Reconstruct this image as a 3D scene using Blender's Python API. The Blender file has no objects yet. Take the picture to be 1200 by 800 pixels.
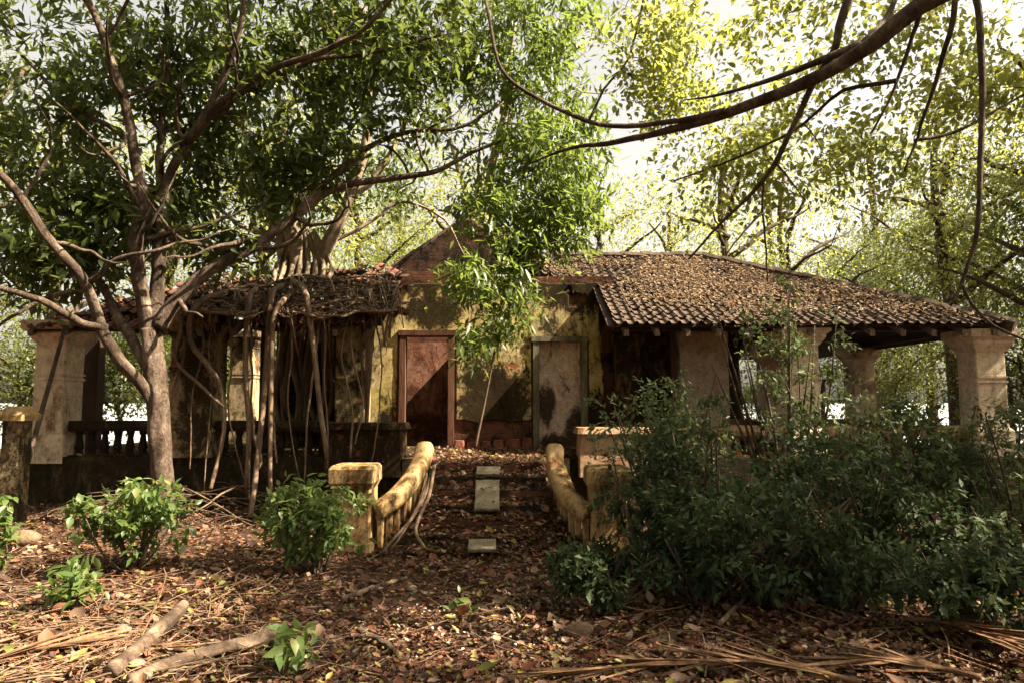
import bpy, math, random
import numpy as np
from mathutils import Vector, Matrix

# ------------------------------------------------------------------ camera, world, sun, exposure
SC = bpy.context.scene
COL = SC.collection
PITCH = math.radians(5.0)
CAMZ = 1.8
FPX = 800.0                      # focal length in photo pixels (1200 wide)
cam_d = bpy.data.cameras.new('camera'); cam = bpy.data.objects.new('camera', cam_d); COL.objects.link(cam)
cam_d.sensor_width = 36; cam_d.lens = 24.0; cam_d.clip_end = 4000; cam_d.clip_start = 0.05
cam.location = (0, 0, CAMZ); cam.rotation_euler = (math.radians(90) + PITCH, 0, 0)
SC.camera = cam

SUN_EL = math.radians(47)
SUN_AZ = math.radians(99)       # clockwise from +Y (view direction): from the right, a little to the camera side
sd = Vector((math.sin(SUN_AZ) * math.cos(SUN_EL), math.cos(SUN_AZ) * math.cos(SUN_EL), math.sin(SUN_EL)))
W = bpy.data.worlds.new('World'); SC.world = W; W.use_nodes = True
wn, wl = W.node_tree.nodes, W.node_tree.links
for n in list(wn): wn.remove(n)
sky = wn.new('ShaderNodeTexSky'); sky.sky_type = 'NISHITA'; sky.sun_disc = False
sky.sun_elevation = SUN_EL; sky.sun_rotation = SUN_AZ; sky.dust_density = 4.0; sky.air_density = 1.2; sky.ozone_density = 0.6
hs = wn.new('ShaderNodeHueSaturation'); hs.inputs['Saturation'].default_value = 0.2
tint = wn.new('ShaderNodeMix'); tint.data_type = 'RGBA'; tint.blend_type = 'MULTIPLY'; tint.inputs[0].default_value = 1.0
tint.inputs[7].default_value = (1.0, 0.93, 0.82, 1)
bg = wn.new('ShaderNodeBackground'); bg.inputs[1].default_value = 0.06
wo = wn.new('ShaderNodeOutputWorld')
wl.new(sky.outputs[0], hs.inputs['Color']); wl.new(hs.outputs[0], tint.inputs[6]); wl.new(tint.outputs[2], bg.inputs[0]); wl.new(bg.outputs[0], wo.inputs[0])
sun_d = bpy.data.lights.new('sun', 'SUN'); sun_d.energy = 5.0; sun_d.angle = math.radians(0.53); sun_d.color = (1.0, 0.87, 0.67)
sun = bpy.data.objects.new('sun', sun_d); COL.objects.link(sun); sun.rotation_euler = sd.to_track_quat('Z', 'Y').to_euler()
sun.location = (20, 0, 30)
VS = SC.view_settings
VS.view_transform = 'Standard'; VS.look = 'None'; VS.gamma = 1.0; VS.exposure = 2.3; VS.use_curve_mapping = False
SC.render.engine = 'CYCLES'
CY = SC.cycles
CY.use_denoising = True; CY.max_bounces = 7; CY.diffuse_bounces = 4; CY.glossy_bounces = 2; CY.transmission_bounces = 4; CY.transparent_max_bounces = 4
CY.caustics_reflective = False; CY.caustics_refractive = False; CY.sample_clamp_indirect = 6.0
try: CY.use_adaptive_sampling = True; CY.adaptive_threshold = 0.02
except Exception: pass

# ------------------------------------------------------------------ helpers
RNG = np.random.default_rng(7)
cp, sp = math.cos(PITCH), math.sin(PITCH)
def at(px, py, Y):
    u, v = px - 600.0, 400.0 - py
    dy = FPX * cp - v * sp; dz = FPX * sp + v * cp
    t = Y / dy
    return np.array([u * t, Y, CAMZ + dz * t])
def PX(px, Y, py=470): return float(at(px, py, Y)[0])
def PZ(py, Y): return float(at(600, py, Y)[2])
def ground_at(px, py, z=0.0):
    u, v = px - 600.0, 400.0 - py
    dy = FPX * cp - v * sp; dz = FPX * sp + v * cp
    t = (z - CAMZ) / dz
    return np.array([u * t, dy * t, z])
def nrm(v):
    return v / np.maximum(np.linalg.norm(v, axis=-1, keepdims=True), 1e-9)
def _hash(ix, iy, iz, seed):
    h = (ix * 374761393 + iy * 668265263 + iz * 1274126177 + seed * 974711) & 0xffffffff
    h = ((h ^ (h >> 13)) * 1103515245) & 0xffffffff
    h = (h ^ (h >> 16)) & 0xffff
    return h / 65535.0
def vnoise(p, seed=0):
    p = np.asarray(p, float); f = np.floor(p); i = f.astype(np.int64); t = p - f; t = t * t * (3 - 2 * t)
    r = 0
    for a in (0, 1):
        for b in (0, 1):
            for c in (0, 1):
                w = (t[..., 0] if a else 1 - t[..., 0]) * (t[..., 1] if b else 1 - t[..., 1]) * (t[..., 2] if c else 1 - t[..., 2])
                r = r + w * _hash(i[..., 0] + a, i[..., 1] + b, i[..., 2] + c, seed)
    return r
def fbm(p, seed=0, o=3):
    p = np.asarray(p, float); r = 0; a = 0.5; s = 0
    for k in range(o):
        r = r + a * vnoise(p * (2 ** k), seed + k * 17); s += a; a *= 0.5
    return r / s
def fbm2(x, y, seed=0, o=3):
    x = np.asarray(x, float); y = np.asarray(y, float)
    return fbm(np.stack([x, y, np.zeros_like(x) + 0.37], -1), seed, o)

def mesh_np(name, V, F):
    """V (n,3); F (m,3) or (m,4) int array"""
    V = np.ascontiguousarray(V, np.float32); F = np.ascontiguousarray(F, np.int32)
    k = F.shape[1]; m = F.shape[0]
    me = bpy.data.meshes.new(name)
    me.vertices.add(len(V)); me.vertices.foreach_set('co', V.ravel())
    me.loops.add(m * k); me.loops.foreach_set('vertex_index', F.ravel())
    me.polygons.add(m); me.polygons.foreach_set('loop_start', np.arange(0, m * k, k, dtype=np.int32))
    me.update(calc_edges=True)
    return me
class MB:
    def __init__(s): s.v = []; s.f = []; s.n = 0
    def add(s, V, F):
        V = np.asarray(V, float).reshape(-1, 3)
        for f in F: s.f.append([i + s.n for i in f])
        s.v.append(V); s.n += len(V)
    def box(s, x0, x1, y0, y1, z0, z1):
        s.add([(x0,y0,z0),(x1,y0,z0),(x1,y1,z0),(x0,y1,z0),(x0,y0,z1),(x1,y0,z1),(x1,y1,z1),(x0,y1,z1)],
              [(0,3,2,1),(4,5,6,7),(0,1,5,4),(1,2,6,5),(2,3,7,6),(3,0,4,7)])
    def frus(s, cx, cy, z0, z1, a0, b0, a1, b1, ch=0.02):
        """chamfered rectangular frustum: half sizes a (x), b (y) at z0 and z1"""
        V = []
        for z, a, b in ((z0, a0, b0), (z1, a1, b1)):
            c = min(ch, a * .4, b * .4)
            for x, y in ((-a+c,-b),(a-c,-b),(a,-b+c),(a,b-c),(a-c,b),(-a+c,b),(-a,b-c),(-a,-b+c)): V.append((cx+x, cy+y, z))
        F = [(i, (i+1) % 8, 8+(i+1) % 8, 8+i) for i in range(8)] + [tuple(range(7,-1,-1)), tuple(range(8,16))]
        s.add(V, F)
    def tube(s, P, R, n=8, rough=0.0, cap=True, seed=1):
        P = np.asarray(P, float); R = np.asarray(R, float) * np.ones(len(P)); m = len(P)
        T = np.gradient(P, axis=0); T = nrm(T)
        ref = np.array([0.31, 0.17, 0.93]) if abs(T[:, 2]).mean() < .8 else np.array([0.9, 0.4, 0.1])
        A = nrm(np.cross(T, ref)); B = np.cross(T, A)
        an = np.linspace(0, 2 * math.pi, n, endpoint=False)
        ring = np.cos(an)[None, :, None] * A[:, None, :] + np.sin(an)[None, :, None] * B[:, None, :]
        rr = R[:, None] * np.ones((1, n))
        if rough > 0:
            q = P[:, None, :] + ring * 0.0
            nn = vnoise(np.stack([np.cos(an)[None] * 1.6 + 0 * rr, np.sin(an)[None] * 1.6 + 0 * rr, q[..., 2] * 2.2 + seed], -1), seed)
            n2 = vnoise(np.stack([np.cos(an)[None] * 4 + 0 * rr, np.sin(an)[None] * 4 + 0 * rr, q[..., 2] * 9 + q[..., 0] * 5], -1), seed + 5)
            rr = rr * (1 + rough * (nn - .5) * 1.6 + rough * .7 * (n2 - .5))
        V = P[:, None, :] + ring * rr[..., None]
        F = []
        for i in range(m - 1):
            for j in range(n):
                k = (j + 1) % n
                F.append((i*n+j, i*n+k, (i+1)*n+k, (i+1)*n+j))
        if cap:
            F.append(tuple(range(n-1, -1, -1))); F.append(tuple((m-1)*n + j for j in range(n)))
        s.add(V, F)
    def mesh(s, name):
        me = bpy.data.meshes.new(name)
        me.from_pydata(np.concatenate(s.v).tolist(), [], s.f); me.update()
        return me
def smooth(me, on=True):
    me.polygons.foreach_set('use_smooth', [on] * len(me.polygons)); return me
def put(name, me, mat=None, parent=None, label=None, cat=None, group=None, kind=None, mw=None):
    o = bpy.data.objects.new(name, me); COL.objects.link(o)
    if mat is not None and len(me.materials) == 0: me.materials.append(mat)
    if parent is not None: o.parent = parent
    if mw is not None: o.matrix_local = mw
    tag(o, label, cat, group, kind)
    return o
def tag(o, label=None, cat=None, group=None, kind=None):
    if label: o['label'] = label
    if cat: o['category'] = cat
    if group: o['group'] = group
    if cat and not kind: kind = 'thing'
    if kind: o['kind'] = kind
    return o
def empty(name, loc, label=None, cat=None, group=None):
    o = bpy.data.objects.new(name, None); COL.objects.link(o); o.location = [float(c) for c in loc]; o.empty_display_size = .2
    bpy.context.view_layer.update() if False else None
    return tag(o, label, cat, group)
class Thing:
    """an Empty at the base; parts are built in world coordinates and shifted"""
    def __init__(s, name, loc, label, cat, group=None):
        s.loc = np.array(loc, float); s.o = empty(name, loc, label, cat, group)
    def part(s, name, mb, mat, parent=None, sm=False, kind=None, label=None):
        me = mb.mesh(name) if isinstance(mb, MB) else mb
        off = s.loc
        co = np.empty(len(me.vertices) * 3, np.float32); me.vertices.foreach_get('co', co)
        co = (co.reshape(-1, 3) - off).astype(np.float32); me.vertices.foreach_set('co', co.ravel()); me.update()
        if sm: smooth(me)
        return put(name, me, mat, parent or s.o, label=label, kind=kind)
def spline(C, n):
    """Catmull-Rom through control points (k,d) -> (n,d)"""
    C = np.asarray(C, float); k = len(C)
    if k == 2: t = np.linspace(0, 1, n)[:, None]; return C[0] * (1 - t) + C[1] * t
    E = np.vstack([2 * C[0] - C[1], C, 2 * C[-1] - C[-2]])
    u = np.linspace(0, k - 1 - 1e-6, n); i = u.astype(int); t = (u - i)[:, None]
    p0, p1, p2, p3 = E[i], E[i+1], E[i+2], E[i+3]
    return .5 * (2*p1 + (-p0+p2)*t + (2*p0-5*p1+4*p2-p3)*t*t + (-p0+3*p1-3*p2+p3)*t**3)
def pxline(pts, n): return spline([at(*p) for p in pts], n)

# ------------------------------------------------------------------ materials
class NT:
    def __init__(s, name):
        s.m = bpy.data.materials.new(name); s.m.use_nodes = True; s.t = s.m.node_tree; s.t.nodes.clear()
        s.out = s.t.nodes.new('ShaderNodeOutputMaterial')
    def n(s, typ, **kw):
        nd = s.t.nodes.new(typ)
        for k, v in kw.items():
            if k.startswith('i_'):
                key = k[2:]; key = int(key) if key.isdigit() else key.replace('_', ' ')
                nd.inputs[key].default_value = v
            else: setattr(nd, k, v)
        return nd
    def l(s, a, b): s.t.links.new(a, b)
    def coord(s, scale=(1, 1, 1), kind='Object'):
        tc = s.n('ShaderNodeTexCoord'); mp = s.n('ShaderNodeMapping'); mp.inputs['Scale'].default_value = scale
        s.l(tc.outputs[kind], mp.inputs[0]); return mp.outputs[0]
    def noise(s, scale, detail=5, rough=.6, co=None, dist=0.0):
        nz = s.n('ShaderNodeTexNoise'); nz.inputs['Scale'].default_value = scale; nz.inputs['Detail'].default_value = detail
        nz.inputs['Roughness'].default_value = rough; nz.inputs['Distortion'].default_value = dist
        if co is not None: s.l(co, nz.inputs['Vector'])
        return nz.outputs['Fac']
    def ramp(s, fac, stops, interp='LINEAR'):
        r = s.n('ShaderNodeValToRGB'); r.color_ramp.interpolation = interp; e = r.color_ramp.elements
        while len(e) < len(stops): e.new(.5)
        for el, (p, c) in zip(e, stops):
            el.position = p; el.color = (c, c, c, 1) if isinstance(c, (int, float)) else (*c, 1)
        s.l(fac, r.inputs[0]); return r.outputs[0]
    def mix(s, fac, a, b, mode='MIX'):
        m = s.n('ShaderNodeMix'); m.data_type = 'RGBA'; m.blend_type = mode
        for v, i in ((fac, 0), (a, 6), (b, 7)):
            if isinstance(v, (int, float)): m.inputs[i].default_value = v if i == 0 else (v, v, v, 1)
            elif isinstance(v, tuple): m.inputs[i].default_value = (*v, 1)
            else: s.l(v, m.inputs[i])
        return m.outputs[2]
    def math(s, op, a, b=0.0):
        m = s.n('ShaderNodeMath'); m.operation = op
        for v, i in ((a, 0), (b, 1)):
            if isinstance(v, (int, float)): m.inputs[i].default_value = v
            else: s.l(v, m.inputs[i])
        return m.outputs[0]
    def finish(s, color, rough=.85, bump=None, bstr=.4, bdist=.02, spec=.3):
        p = s.n('ShaderNodeBsdfPrincipled'); p.inputs['Specular IOR Level'].default_value = spec
        if isinstance(color, tuple): p.inputs['Base Color'].default_value = (*color, 1)
        else: s.l(color, p.inputs['Base Color'])
        if isinstance(rough, (int, float)): p.inputs['Roughness'].default_value = rough
        else: s.l(rough, p.inputs['Roughness'])
        if bump is not None:
            b = s.n('ShaderNodeBump'); b.inputs['Strength'].default_value = bstr; b.inputs['Distance'].default_value = bdist
            s.l(bump, b.inputs['Height']); s.l(b.outputs[0], p.inputs['Normal'])
        s.l(p.outputs[0], s.out.inputs[0]); return s.m

def mat_plaster(name, base, base2, mould, moss, brick, mould_amt=.5, moss_amt=.5, brick_amt=.35, zones=(), sc=1.0):
    t = NT(name); co = t.coord(); cs = t.coord((1, 1, .42))
    c = t.mix(t.ramp(t.noise(1.7 * sc, 8, .7, co), [(.38, 0), (.62, 1)]), base, base2)
    speck = t.noise(9 * sc ** .5, 10, .82, co, .3)                       # fine flaking and speckle
    c = t.mix(t.ramp(t.noise(3.4 * sc, 10, .78, co, .4), [(.50, 0), (.66, .75)]), c, (base[0] * .55, base[1] * .40, base[2] * .40))
    c = t.mix(1.0, c, t.ramp(speck, [(.36, .45), (.56, 1.0)]), 'MULTIPLY')
    m1 = t.ramp(t.math('ADD', t.noise(2.3 * sc, 10, .78, cs, .4), t.math('MULTIPLY', t.math('SUBTRACT', speck, .5), .5)), [(.58 - .16 * moss_amt, 0), (.70 - .15 * moss_amt, 1)])
    c = t.mix(t.math('MULTIPLY', m1, .75), c, moss)
    off = t.n('ShaderNodeMapping'); off.inputs['Location'].default_value = (3.1, 7.7, 1.3); t.l(cs, off.inputs[0])
    black = t.mix(t.ramp(speck, [(.46, 0), (.66, 1)]), mould, (mould[0] * 3.2, mould[1] * 2.5, mould[2] * 1.9))
    m2 = t.ramp(t.math('ADD', t.noise(1.5 * sc, 11, .78, off.outputs[0], .5), t.math('MULTIPLY', t.math('SUBTRACT', speck, .5), .55)), [(.57 - .2 * mould_amt, 0), (.66 - .16 * mould_amt, 1)])
    c = t.mix(t.math('MULTIPLY', m2, .95), c, black)
    if zones:
        sp_ = t.n('ShaderNodeSeparateXYZ'); t.l(co, sp_.inputs[0]); wn_ = t.noise(2.6, 9, .75, cs, .6); acc = None
        for zx, zz, rx, rz in zones:
            dx = t.math('DIVIDE', t.math('SUBTRACT', sp_.outputs[0], zx), rx); dz = t.math('DIVIDE', t.math('SUBTRACT', sp_.outputs[2], zz), rz)
            q = t.math('SUBTRACT', 1.6, t.math('ADD', t.math('MULTIPLY', dx, dx), t.math('MULTIPLY', dz, dz)))
            acc = q if acc is None else t.math('MAXIMUM', acc, q)
        fld = t.math('ADD', t.math('MULTIPLY', t.math('MAXIMUM', acc, -1.2), .42), t.math('ADD', t.math('MULTIPLY', t.math('SUBTRACT', wn_, .5), 2.0), t.math('MULTIPLY', t.math('SUBTRACT', speck, .5), 1.9)))
        mz = t.ramp(fld, [(.05, 0), (.32, 1)])
        c = t.mix(t.math('MULTIPLY', mz, .96), c, black)
    off2 = t.n('ShaderNodeMapping'); off2.inputs['Location'].default_value = (9.1, 2.7, 5.3); t.l(co, off2.inputs[0])
    m3 = t.ramp(t.noise(2.6 * sc, 7, .7, off2.outputs[0], .8), [(.66 - .22 * brick_amt, 0), (.7 - .22 * brick_amt, 1)])
    c = t.mix(m3, c, brick)
    h = t.math('ADD', t.math('ADD', t.noise(30, 6, .7, co), t.math('MULTIPLY', speck, 1.5)), t.math('MULTIPLY', m3, -1.2))
    return t.finish(c, .95, h, .55, .015, .04)
MOULD = (.012, .009, .006)
M = {}
M['plaster'] = mat_plaster('ochre_plaster', (.80, .60, .22), (.78, .62, .34), MOULD, (.36, .29, .06), (.30, .11, .05), .42, .4, .2, zones=((-.35, 1.6, .72, 1.0), (-.3, 4.2, 3.2, .45), (1.2, 4.0, .8, .5), (1.6, 1.2, .3, .7), (-1.5, 3.5, .5, .35), (-2.4, 1.2, .3, .35)))
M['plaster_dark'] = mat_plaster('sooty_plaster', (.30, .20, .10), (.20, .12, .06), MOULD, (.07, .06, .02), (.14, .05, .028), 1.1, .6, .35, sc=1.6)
M['column'] = mat_plaster('cream_plaster', (.80, .67, .50), (.78, .60, .44), (.10, .065, .04), (.34, .28, .16), (.46, .26, .16), .12, .1, .05)
M['column_old'] = mat_plaster('weathered_dimmed_cream_plaster', (.58, .45, .26), (.48, .36, .20), MOULD, (.17, .15, .05), (.25, .10, .05), .75, .5, .3)
M['mossy'] = mat_plaster('mossy_masonry', (.20, .14, .08), (.13, .085, .05), (.015, .013, .009), (.07, .075, .02), (.12, .05, .03), 1.15, .6, .15, sc=2.0)
M['stair'] = mat_plaster('orange_lime_masonry', (.56, .36, .16), (.52, .37, .19), (.04, .025, .013), (.30, .20, .06), (.36, .15, .06), .5, .5, .4, sc=2.2)
M['pinkwall'] = mat_plaster('pink_plaster', (.86, .60, .48), (.84, .67, .55), (.035, .022, .016), (.56, .40, .30), (.50, .27, .19), .2, -.1, .1, zones=((.62, 1.75, .22, .4), (1.2, 1.25, .2, .4), (.9, .95, .6, .22)), sc=2.0)
M['red_plaster'] = mat_plaster('reddish_stained_recess_plaster', (.46, .25, .17), (.36, .17, .11), (.05, .025, .017), (.22, .12, .08), (.24, .09, .05), .6, .1, .5, zones=((-1.6, 1.3, .8, .3),), sc=2.0)  # mould raised to darken the recess behind the left door
M['rail_wall'] = mat_plaster('parapet_plaster', (.52, .36, .24), (.50, .30, .18), (.05, .035, .02), (.18, .15, .06), (.36, .15, .08), .45, .4, .4)

def mat_brick(name, c1, c2, mortar, mould_amt=.5):
    t = NT(name); co = t.coord()
    # brick pattern on x / z
    sx = t.n('ShaderNodeSeparateXYZ'); t.l(co, sx.inputs[0]); cb = t.n('ShaderNodeCombineXYZ')
    t.l(t.math('ADD', sx.outputs[0], sx.outputs[1]), cb.inputs[0]); t.l(sx.outputs[2], cb.inputs[1])
    b = t.n('ShaderNodeTexBrick'); t.l(cb.outputs[0], b.inputs[0]); b.inputs['Scale'].default_value = 1.0
    b.inputs['Brick Width'].default_value = .24; b.inputs['Row Height'].default_value = .085; b.inputs['Mortar Size'].default_value = .008
    b.inputs['Color1'].default_value = (*c1, 1); b.inputs['Color2'].default_value = (*c2, 1); b.inputs['Mortar'].default_value = (*mortar, 1)
    c = t.mix(t.ramp(t.noise(2.2, 8, .72, co, .4), [(.55 - .2 * mould_amt, 0), (.7 - .15 * mould_amt, 1)]), b.outputs[0], MOULD)
    c = t.mix(1.0, c, t.ramp(t.noise(18, 5, .7, co), [(.3, .6), (.7, 1.0)]), 'MULTIPLY')
    h = t.math('SUBTRACT', t.noise(25, 5, .7, co), t.math('MULTIPLY', b.outputs['Fac'], .8))
    return t.finish(c, .92, h, .7, .02, .15)
M['brick'] = mat_brick('laterite_brick', (.21, .075, .04), (.15, .06, .035), (.11, .075, .05), .5)
M['brick_old'] = mat_brick('mouldy_brown_brick', (.15, .068, .04), (.11, .055, .034), (.085, .06, .042), .75)
M['painted_brick'] = mat_brick('pink_painted_brick', (.80, .58, .48), (.74, .55, .45), (.56, .40, .32), .12)
M['brick_bright'] = mat_brick('red_brick', (.42, .11, .05), (.34, .10, .05), (.24, .15, .09), .2)

def mat_simple(name, stops, scale=4, stretch=(1, 1, 1), rough=.85, bscale=20, bstr=.5, bdist=.01, island=0.0, spec=.25):
    t = NT(name); co = t.coord(stretch)
    c = t.ramp(t.noise(scale, 7, .68, co, .3), stops)
    c = t.mix(1.0, c, t.ramp(t.noise(scale * 7, 5, .7, co), [(.36, .5), (.6, 1.0)]), 'MULTIPLY')
    if island:
        g = t.n('ShaderNodeNewGeometry')
        c = t.mix(1.0, c, t.ramp(g.outputs['Random Per Island'], [(0, 1 - island), (1, 1.0)]), 'MULTIPLY')
    return t.finish(c, rough, t.noise(bscale, 6, .7, co), bstr, bdist, spec)
M['bark_brown'] = mat_simple('reddish_brown_bark', [(.34, (.028, .018, .012)), (.48, (.095, .062, .042)), (.60, (.19, .135, .095)), (.72, (.40, .32, .25))], 4.5, (1, 1, .55), .9, 34, 1.0, .035)
M['bark_pale'] = mat_simple('pale_fig_bark', [(.3, (.17, .12, .08)), (.55, (.34, .25, .17)), (.75, (.5, .4, .29))], 5, (1, 1, .35), .85, 24, .7, .015)
M['bark_grey'] = mat_simple('grey_brown_bark', [(.3, (.05, .035, .025)), (.55, (.11, .075, .055)), (.75, (.20, .14, .10))], 6, (1, 1, .6), .9, 30, .8, .015)
M['root'] = mat_simple('aerial_root_bark', [(.3, (.09, .055, .033)), (.55, (.20, .13, .08)), (.75, (.36, .26, .17))], 6, (1, 1, .3), .85, 24, .6, .01)
M['twig'] = mat_simple('dry_twig', [(.3, (.16, .085, .05)), (.6, (.36, .22, .13)), (.8, (.52, .38, .24))], 3, (1, 1, 1), .85, 24, .4, .005, island=.55)
M['straw'] = mat_simple('pale_straw', [(.3, (.20, .12, .07)), (.6, (.36, .25, .155)), (.8, (.52, .40, .28))], 3, (1, 1, 1), .8, 24, .4, .005, island=.5)
M['deadwood'] = mat_simple('sun_bleached_wood', [(.30, (.035, .022, .014)), (.48, (.13, .085, .055)), (.7, (.30, .22, .15))], 5, (.35, 1, 1), .85, 24, .6, .01)
M['frond'] = mat_simple('dry_palm_frond', [(.3, (.16, .075, .035)), (.55, (.34, .18, .09)), (.8, (.48, .33, .19))], 3, (1, 1, 1), .75, 24, .4, .005, island=.5)
M['wood'] = mat_simple('dark_timber', [(.3, (.025, .014, .009)), (.55, (.06, .033, .02)), (.8, (.11, .06, .038))], 5, (1, 1, .15), .85, 30, .5, .008)
M['wood_red'] = mat_simple('reddish_door_timber', [(.3, (.07, .03, .018)), (.55, (.16, .07, .04)), (.8, (.24, .13, .08))], 5, (1, 1, .15), .85, 30, .5, .008)
M['wood_green'] = mat_simple('weathered_green_timber', [(.3, (.10, .085, .05)), (.55, (.25, .22, .14)), (.8, (.36, .33, .23))], 5, (1, 1, .15), .85, 30, .5, .008)
M['rafter'] = mat_simple('grey_rafter_timber', [(.3, (.10, .07, .05)), (.6, (.22, .16, .11)), (.8, (.30, .24, .18))], 5, (1, .2, 1), .85, 30, .5, .008)
M['slab'] = mat_simple('pale_stone_slab', [(.3, (.11, .085, .055)), (.5, (.22, .18, .115)), (.75, (.30, .25, .17))], 6, (1, 1, 1), .85, 40, .4, .006)
M['stone'] = mat_simple('brown_fieldstone', [(.3, (.10, .06, .035)), (.55, (.22, .14, .085)), (.8, (.34, .24, .15))], 6, (1, 1, 1), .9, 30, .6, .01)
M['pale_chip'] = mat_simple('sunpatch_debris_chip', [(.3, (.36, .34, .31)), (.7, (.58, .56, .52))], 6, (1, 1, 1), .6, 30, .3, .004, island=.3)
M['brick_rough'] = mat_simple('crumbled_red_brick', [(.3, (.07, .028, .018)), (.5, (.20, .065, .035)), (.75, (.32, .12, .065))], 7, (1, 1, 1), .95, 24, .9, .02)
M['husk'] = mat_simple('coconut_husk', [(.3, (.13, .07, .045)), (.55, (.30, .18, .12)), (.8, (.48, .34, .25))], 9, (1, 1, .5), .85, 40, .6, .008)
M['soil'] = mat_simple('dark_leafy_soil', [(.28, (.030, .015, .008)), (.5, (.075, .038, .02)), (.72, (.15, .085, .045))], 9, (1, 1, 1), .95, 30, 1.0, .03)
M['tile'] = mat_simple('weathered_clay_tile', [(.28, (.045, .032, .024)), (.5, (.125, .082, .056)), (.74, (.25, .18, .13))], 6, (1, 1, 1), .85, 30, .5, .01, island=.45)
M['tile_red'] = mat_simple('broken_red_tile', [(.28, (.05, .028, .018)), (.5, (.17, .07, .042)), (.74, (.32, .14, .085))], 5, (1, 1, 1), .85, 30, .5, .01, island=.4)

def mat_leaf(name, cols, trans=(.30, .42, .05), tfac=.38, rough=.42, spec=.45):
    t = NT(name); g = t.n('ShaderNodeNewGeometry')
    k = len(cols); c = t.ramp(g.outputs['Random Per Island'], [(i / (k - 1), cc) for i, cc in enumerate(cols)])
    p = t.n('ShaderNodeBsdfPrincipled'); t.l(c, p.inputs['Base Color']); p.inputs['Roughness'].default_value = rough; p.inputs['Specular IOR Level'].default_value = spec
    tr = t.n('ShaderNodeBsdfTranslucent')
    tc = t.mix(t.math('MULTIPLY', g.outputs['Random Per Island'], .6), trans, t.mix(1.0, c, (3.2, 3.2, 3.2), 'MULTIPLY'))
    t.l(tc, tr.inputs[0])
    m = t.n('ShaderNodeMixShader'); m.inputs[0].default_value = tfac
    t.l(p.outputs[0], m.inputs[1]); t.l(tr.outputs[0], m.inputs[2]); t.l(m.outputs[0], t.out.inputs[0])
    return t.m
M['leaf_mango'] = mat_leaf('long_green_leaf', [(.03, .045, .013), (.048, .07, .017), (.075, .10, .022), (.035, .055, .015)], (.24, .29, .05), .32)
M['leaf_fresh'] = mat_leaf('fresh_green_leaf', [(.045, .07, .016), (.07, .10, .02), (.10, .135, .026), (.05, .08, .018)], (.28, .35, .06), .40)
M['leaf_fig'] = mat_leaf('fig_leaf', [(.035, .06, .016), (.06, .09, .022), (.09, .12, .028)], (.24, .30, .05), .34)
M['leaf_lime'] = mat_leaf('yellow_green_leaf', [(.06, .085, .02), (.09, .115, .028), (.12, .135, .03), (.17, .15, .035)], (.44, .46, .10), .52)
M['leaf_bg'] = mat_leaf('distant_leaf', [(.04, .06, .016), (.07, .085, .02), (.11, .12, .028)], (.28, .30, .05), .38)
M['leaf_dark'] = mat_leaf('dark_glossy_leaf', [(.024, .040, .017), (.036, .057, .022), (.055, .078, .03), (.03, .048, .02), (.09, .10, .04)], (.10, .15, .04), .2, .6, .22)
M['leaf_thicket'] = mat_leaf('olive_shrub_leaf', [(.04, .06, .022), (.06, .085, .03), (.085, .11, .04), (.12, .12, .05)], (.18, .23, .06), .28, .5, .35)
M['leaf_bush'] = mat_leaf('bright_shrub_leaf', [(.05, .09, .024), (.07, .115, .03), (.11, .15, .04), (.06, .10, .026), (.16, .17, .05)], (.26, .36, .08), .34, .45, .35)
M['leaf_olive'] = mat_leaf('olive_leaf', [(.04, .055, .018), (.065, .085, .025), (.10, .115, .03)], (.22, .25, .05), .3)
M['litter'] = mat_leaf('fallen_leaf', [(.020, .010, .006), (.045, .02, .012), (.10, .040, .022), (.17, .056, .028), (.19, .10, .055), (.06, .03, .018), (.30, .20, .13), (.035, .017, .011)], (.25, .11, .05), .1, .6, .25)
M['litter_green'] = mat_leaf('freshly_fallen_leaf', [(.12, .14, .03), (.25, .22, .05), (.34, .25, .07), (.10, .13, .04)], (.35, .33, .08), .25, .5, .3)
M['roof_litter'] = mat_leaf('dry_roof_leaf', [(.07, .043, .024), (.14, .088, .047), (.22, .14, .078), (.30, .21, .125), (.10, .063, .035)], (.28, .18, .08), .15, .7, .2)
def mat_sea():
    t = NT('bright_sea'); co = t.coord((1, .3, 1))
    return t.finish((.45, .48, .47), .25, t.noise(2.0, 4, .6, co), .3, .1, .6)
M['sea'] = mat_sea()

# ------------------------------------------------------------------ foliage machinery
T_LO = (np.array([(0,0,0),(.5,.42,.14),(0,1,-.10),(-.5,.42,.14)]), np.array([(0,1,2),(0,2,3)]))
T_HI = (np.array([(0,0,0),(.40,.24,.12),(.46,.55,.10),(0,1,-.28),(-.46,.55,.10),(-.40,.24,.12),(0,.28,0),(0,.62,-.04)]),
        np.array([(0,1,6),(0,6,5),(1,2,7),(1,7,6),(6,7,4),(6,4,5),(2,3,7),(7,3,4)]))
T_CURL = (np.array([(0,0,.10),(.42,.28,.30),(.44,.62,.34),(0,1,.28),(-.44,.62,.20),(-.42,.28,.26),(0,.32,0),(0,.66,.03)]), T_HI[1])
def leaf_mesh(name, P, D, U, L, Wd, tpl=T_LO):
    """P base, D direction, U rough up, L length, Wd width: arrays"""
    tv, tf = tpl; n = len(P); k = len(tv)
    D = nrm(D); S = nrm(np.cross(D, U)); N = np.cross(S, D)
    L = np.broadcast_to(L, (n,)); Wd = np.broadcast_to(Wd, (n,))
    V = (P[:, None, :] + D[:, None, :] * (tv[None, :, 1:2] * L[:, None, None]) + S[:, None, :] * (tv[None, :, 0:1] * Wd[:, None, None])
         + N[:, None, :] * (tv[None, :, 2:3] * Wd[:, None, None]))
    F = (tf[None] + (np.arange(n) * k)[:, None, None]).reshape(-1, 3)
    return mesh_np(name, V.reshape(-1, 3), F)
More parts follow.
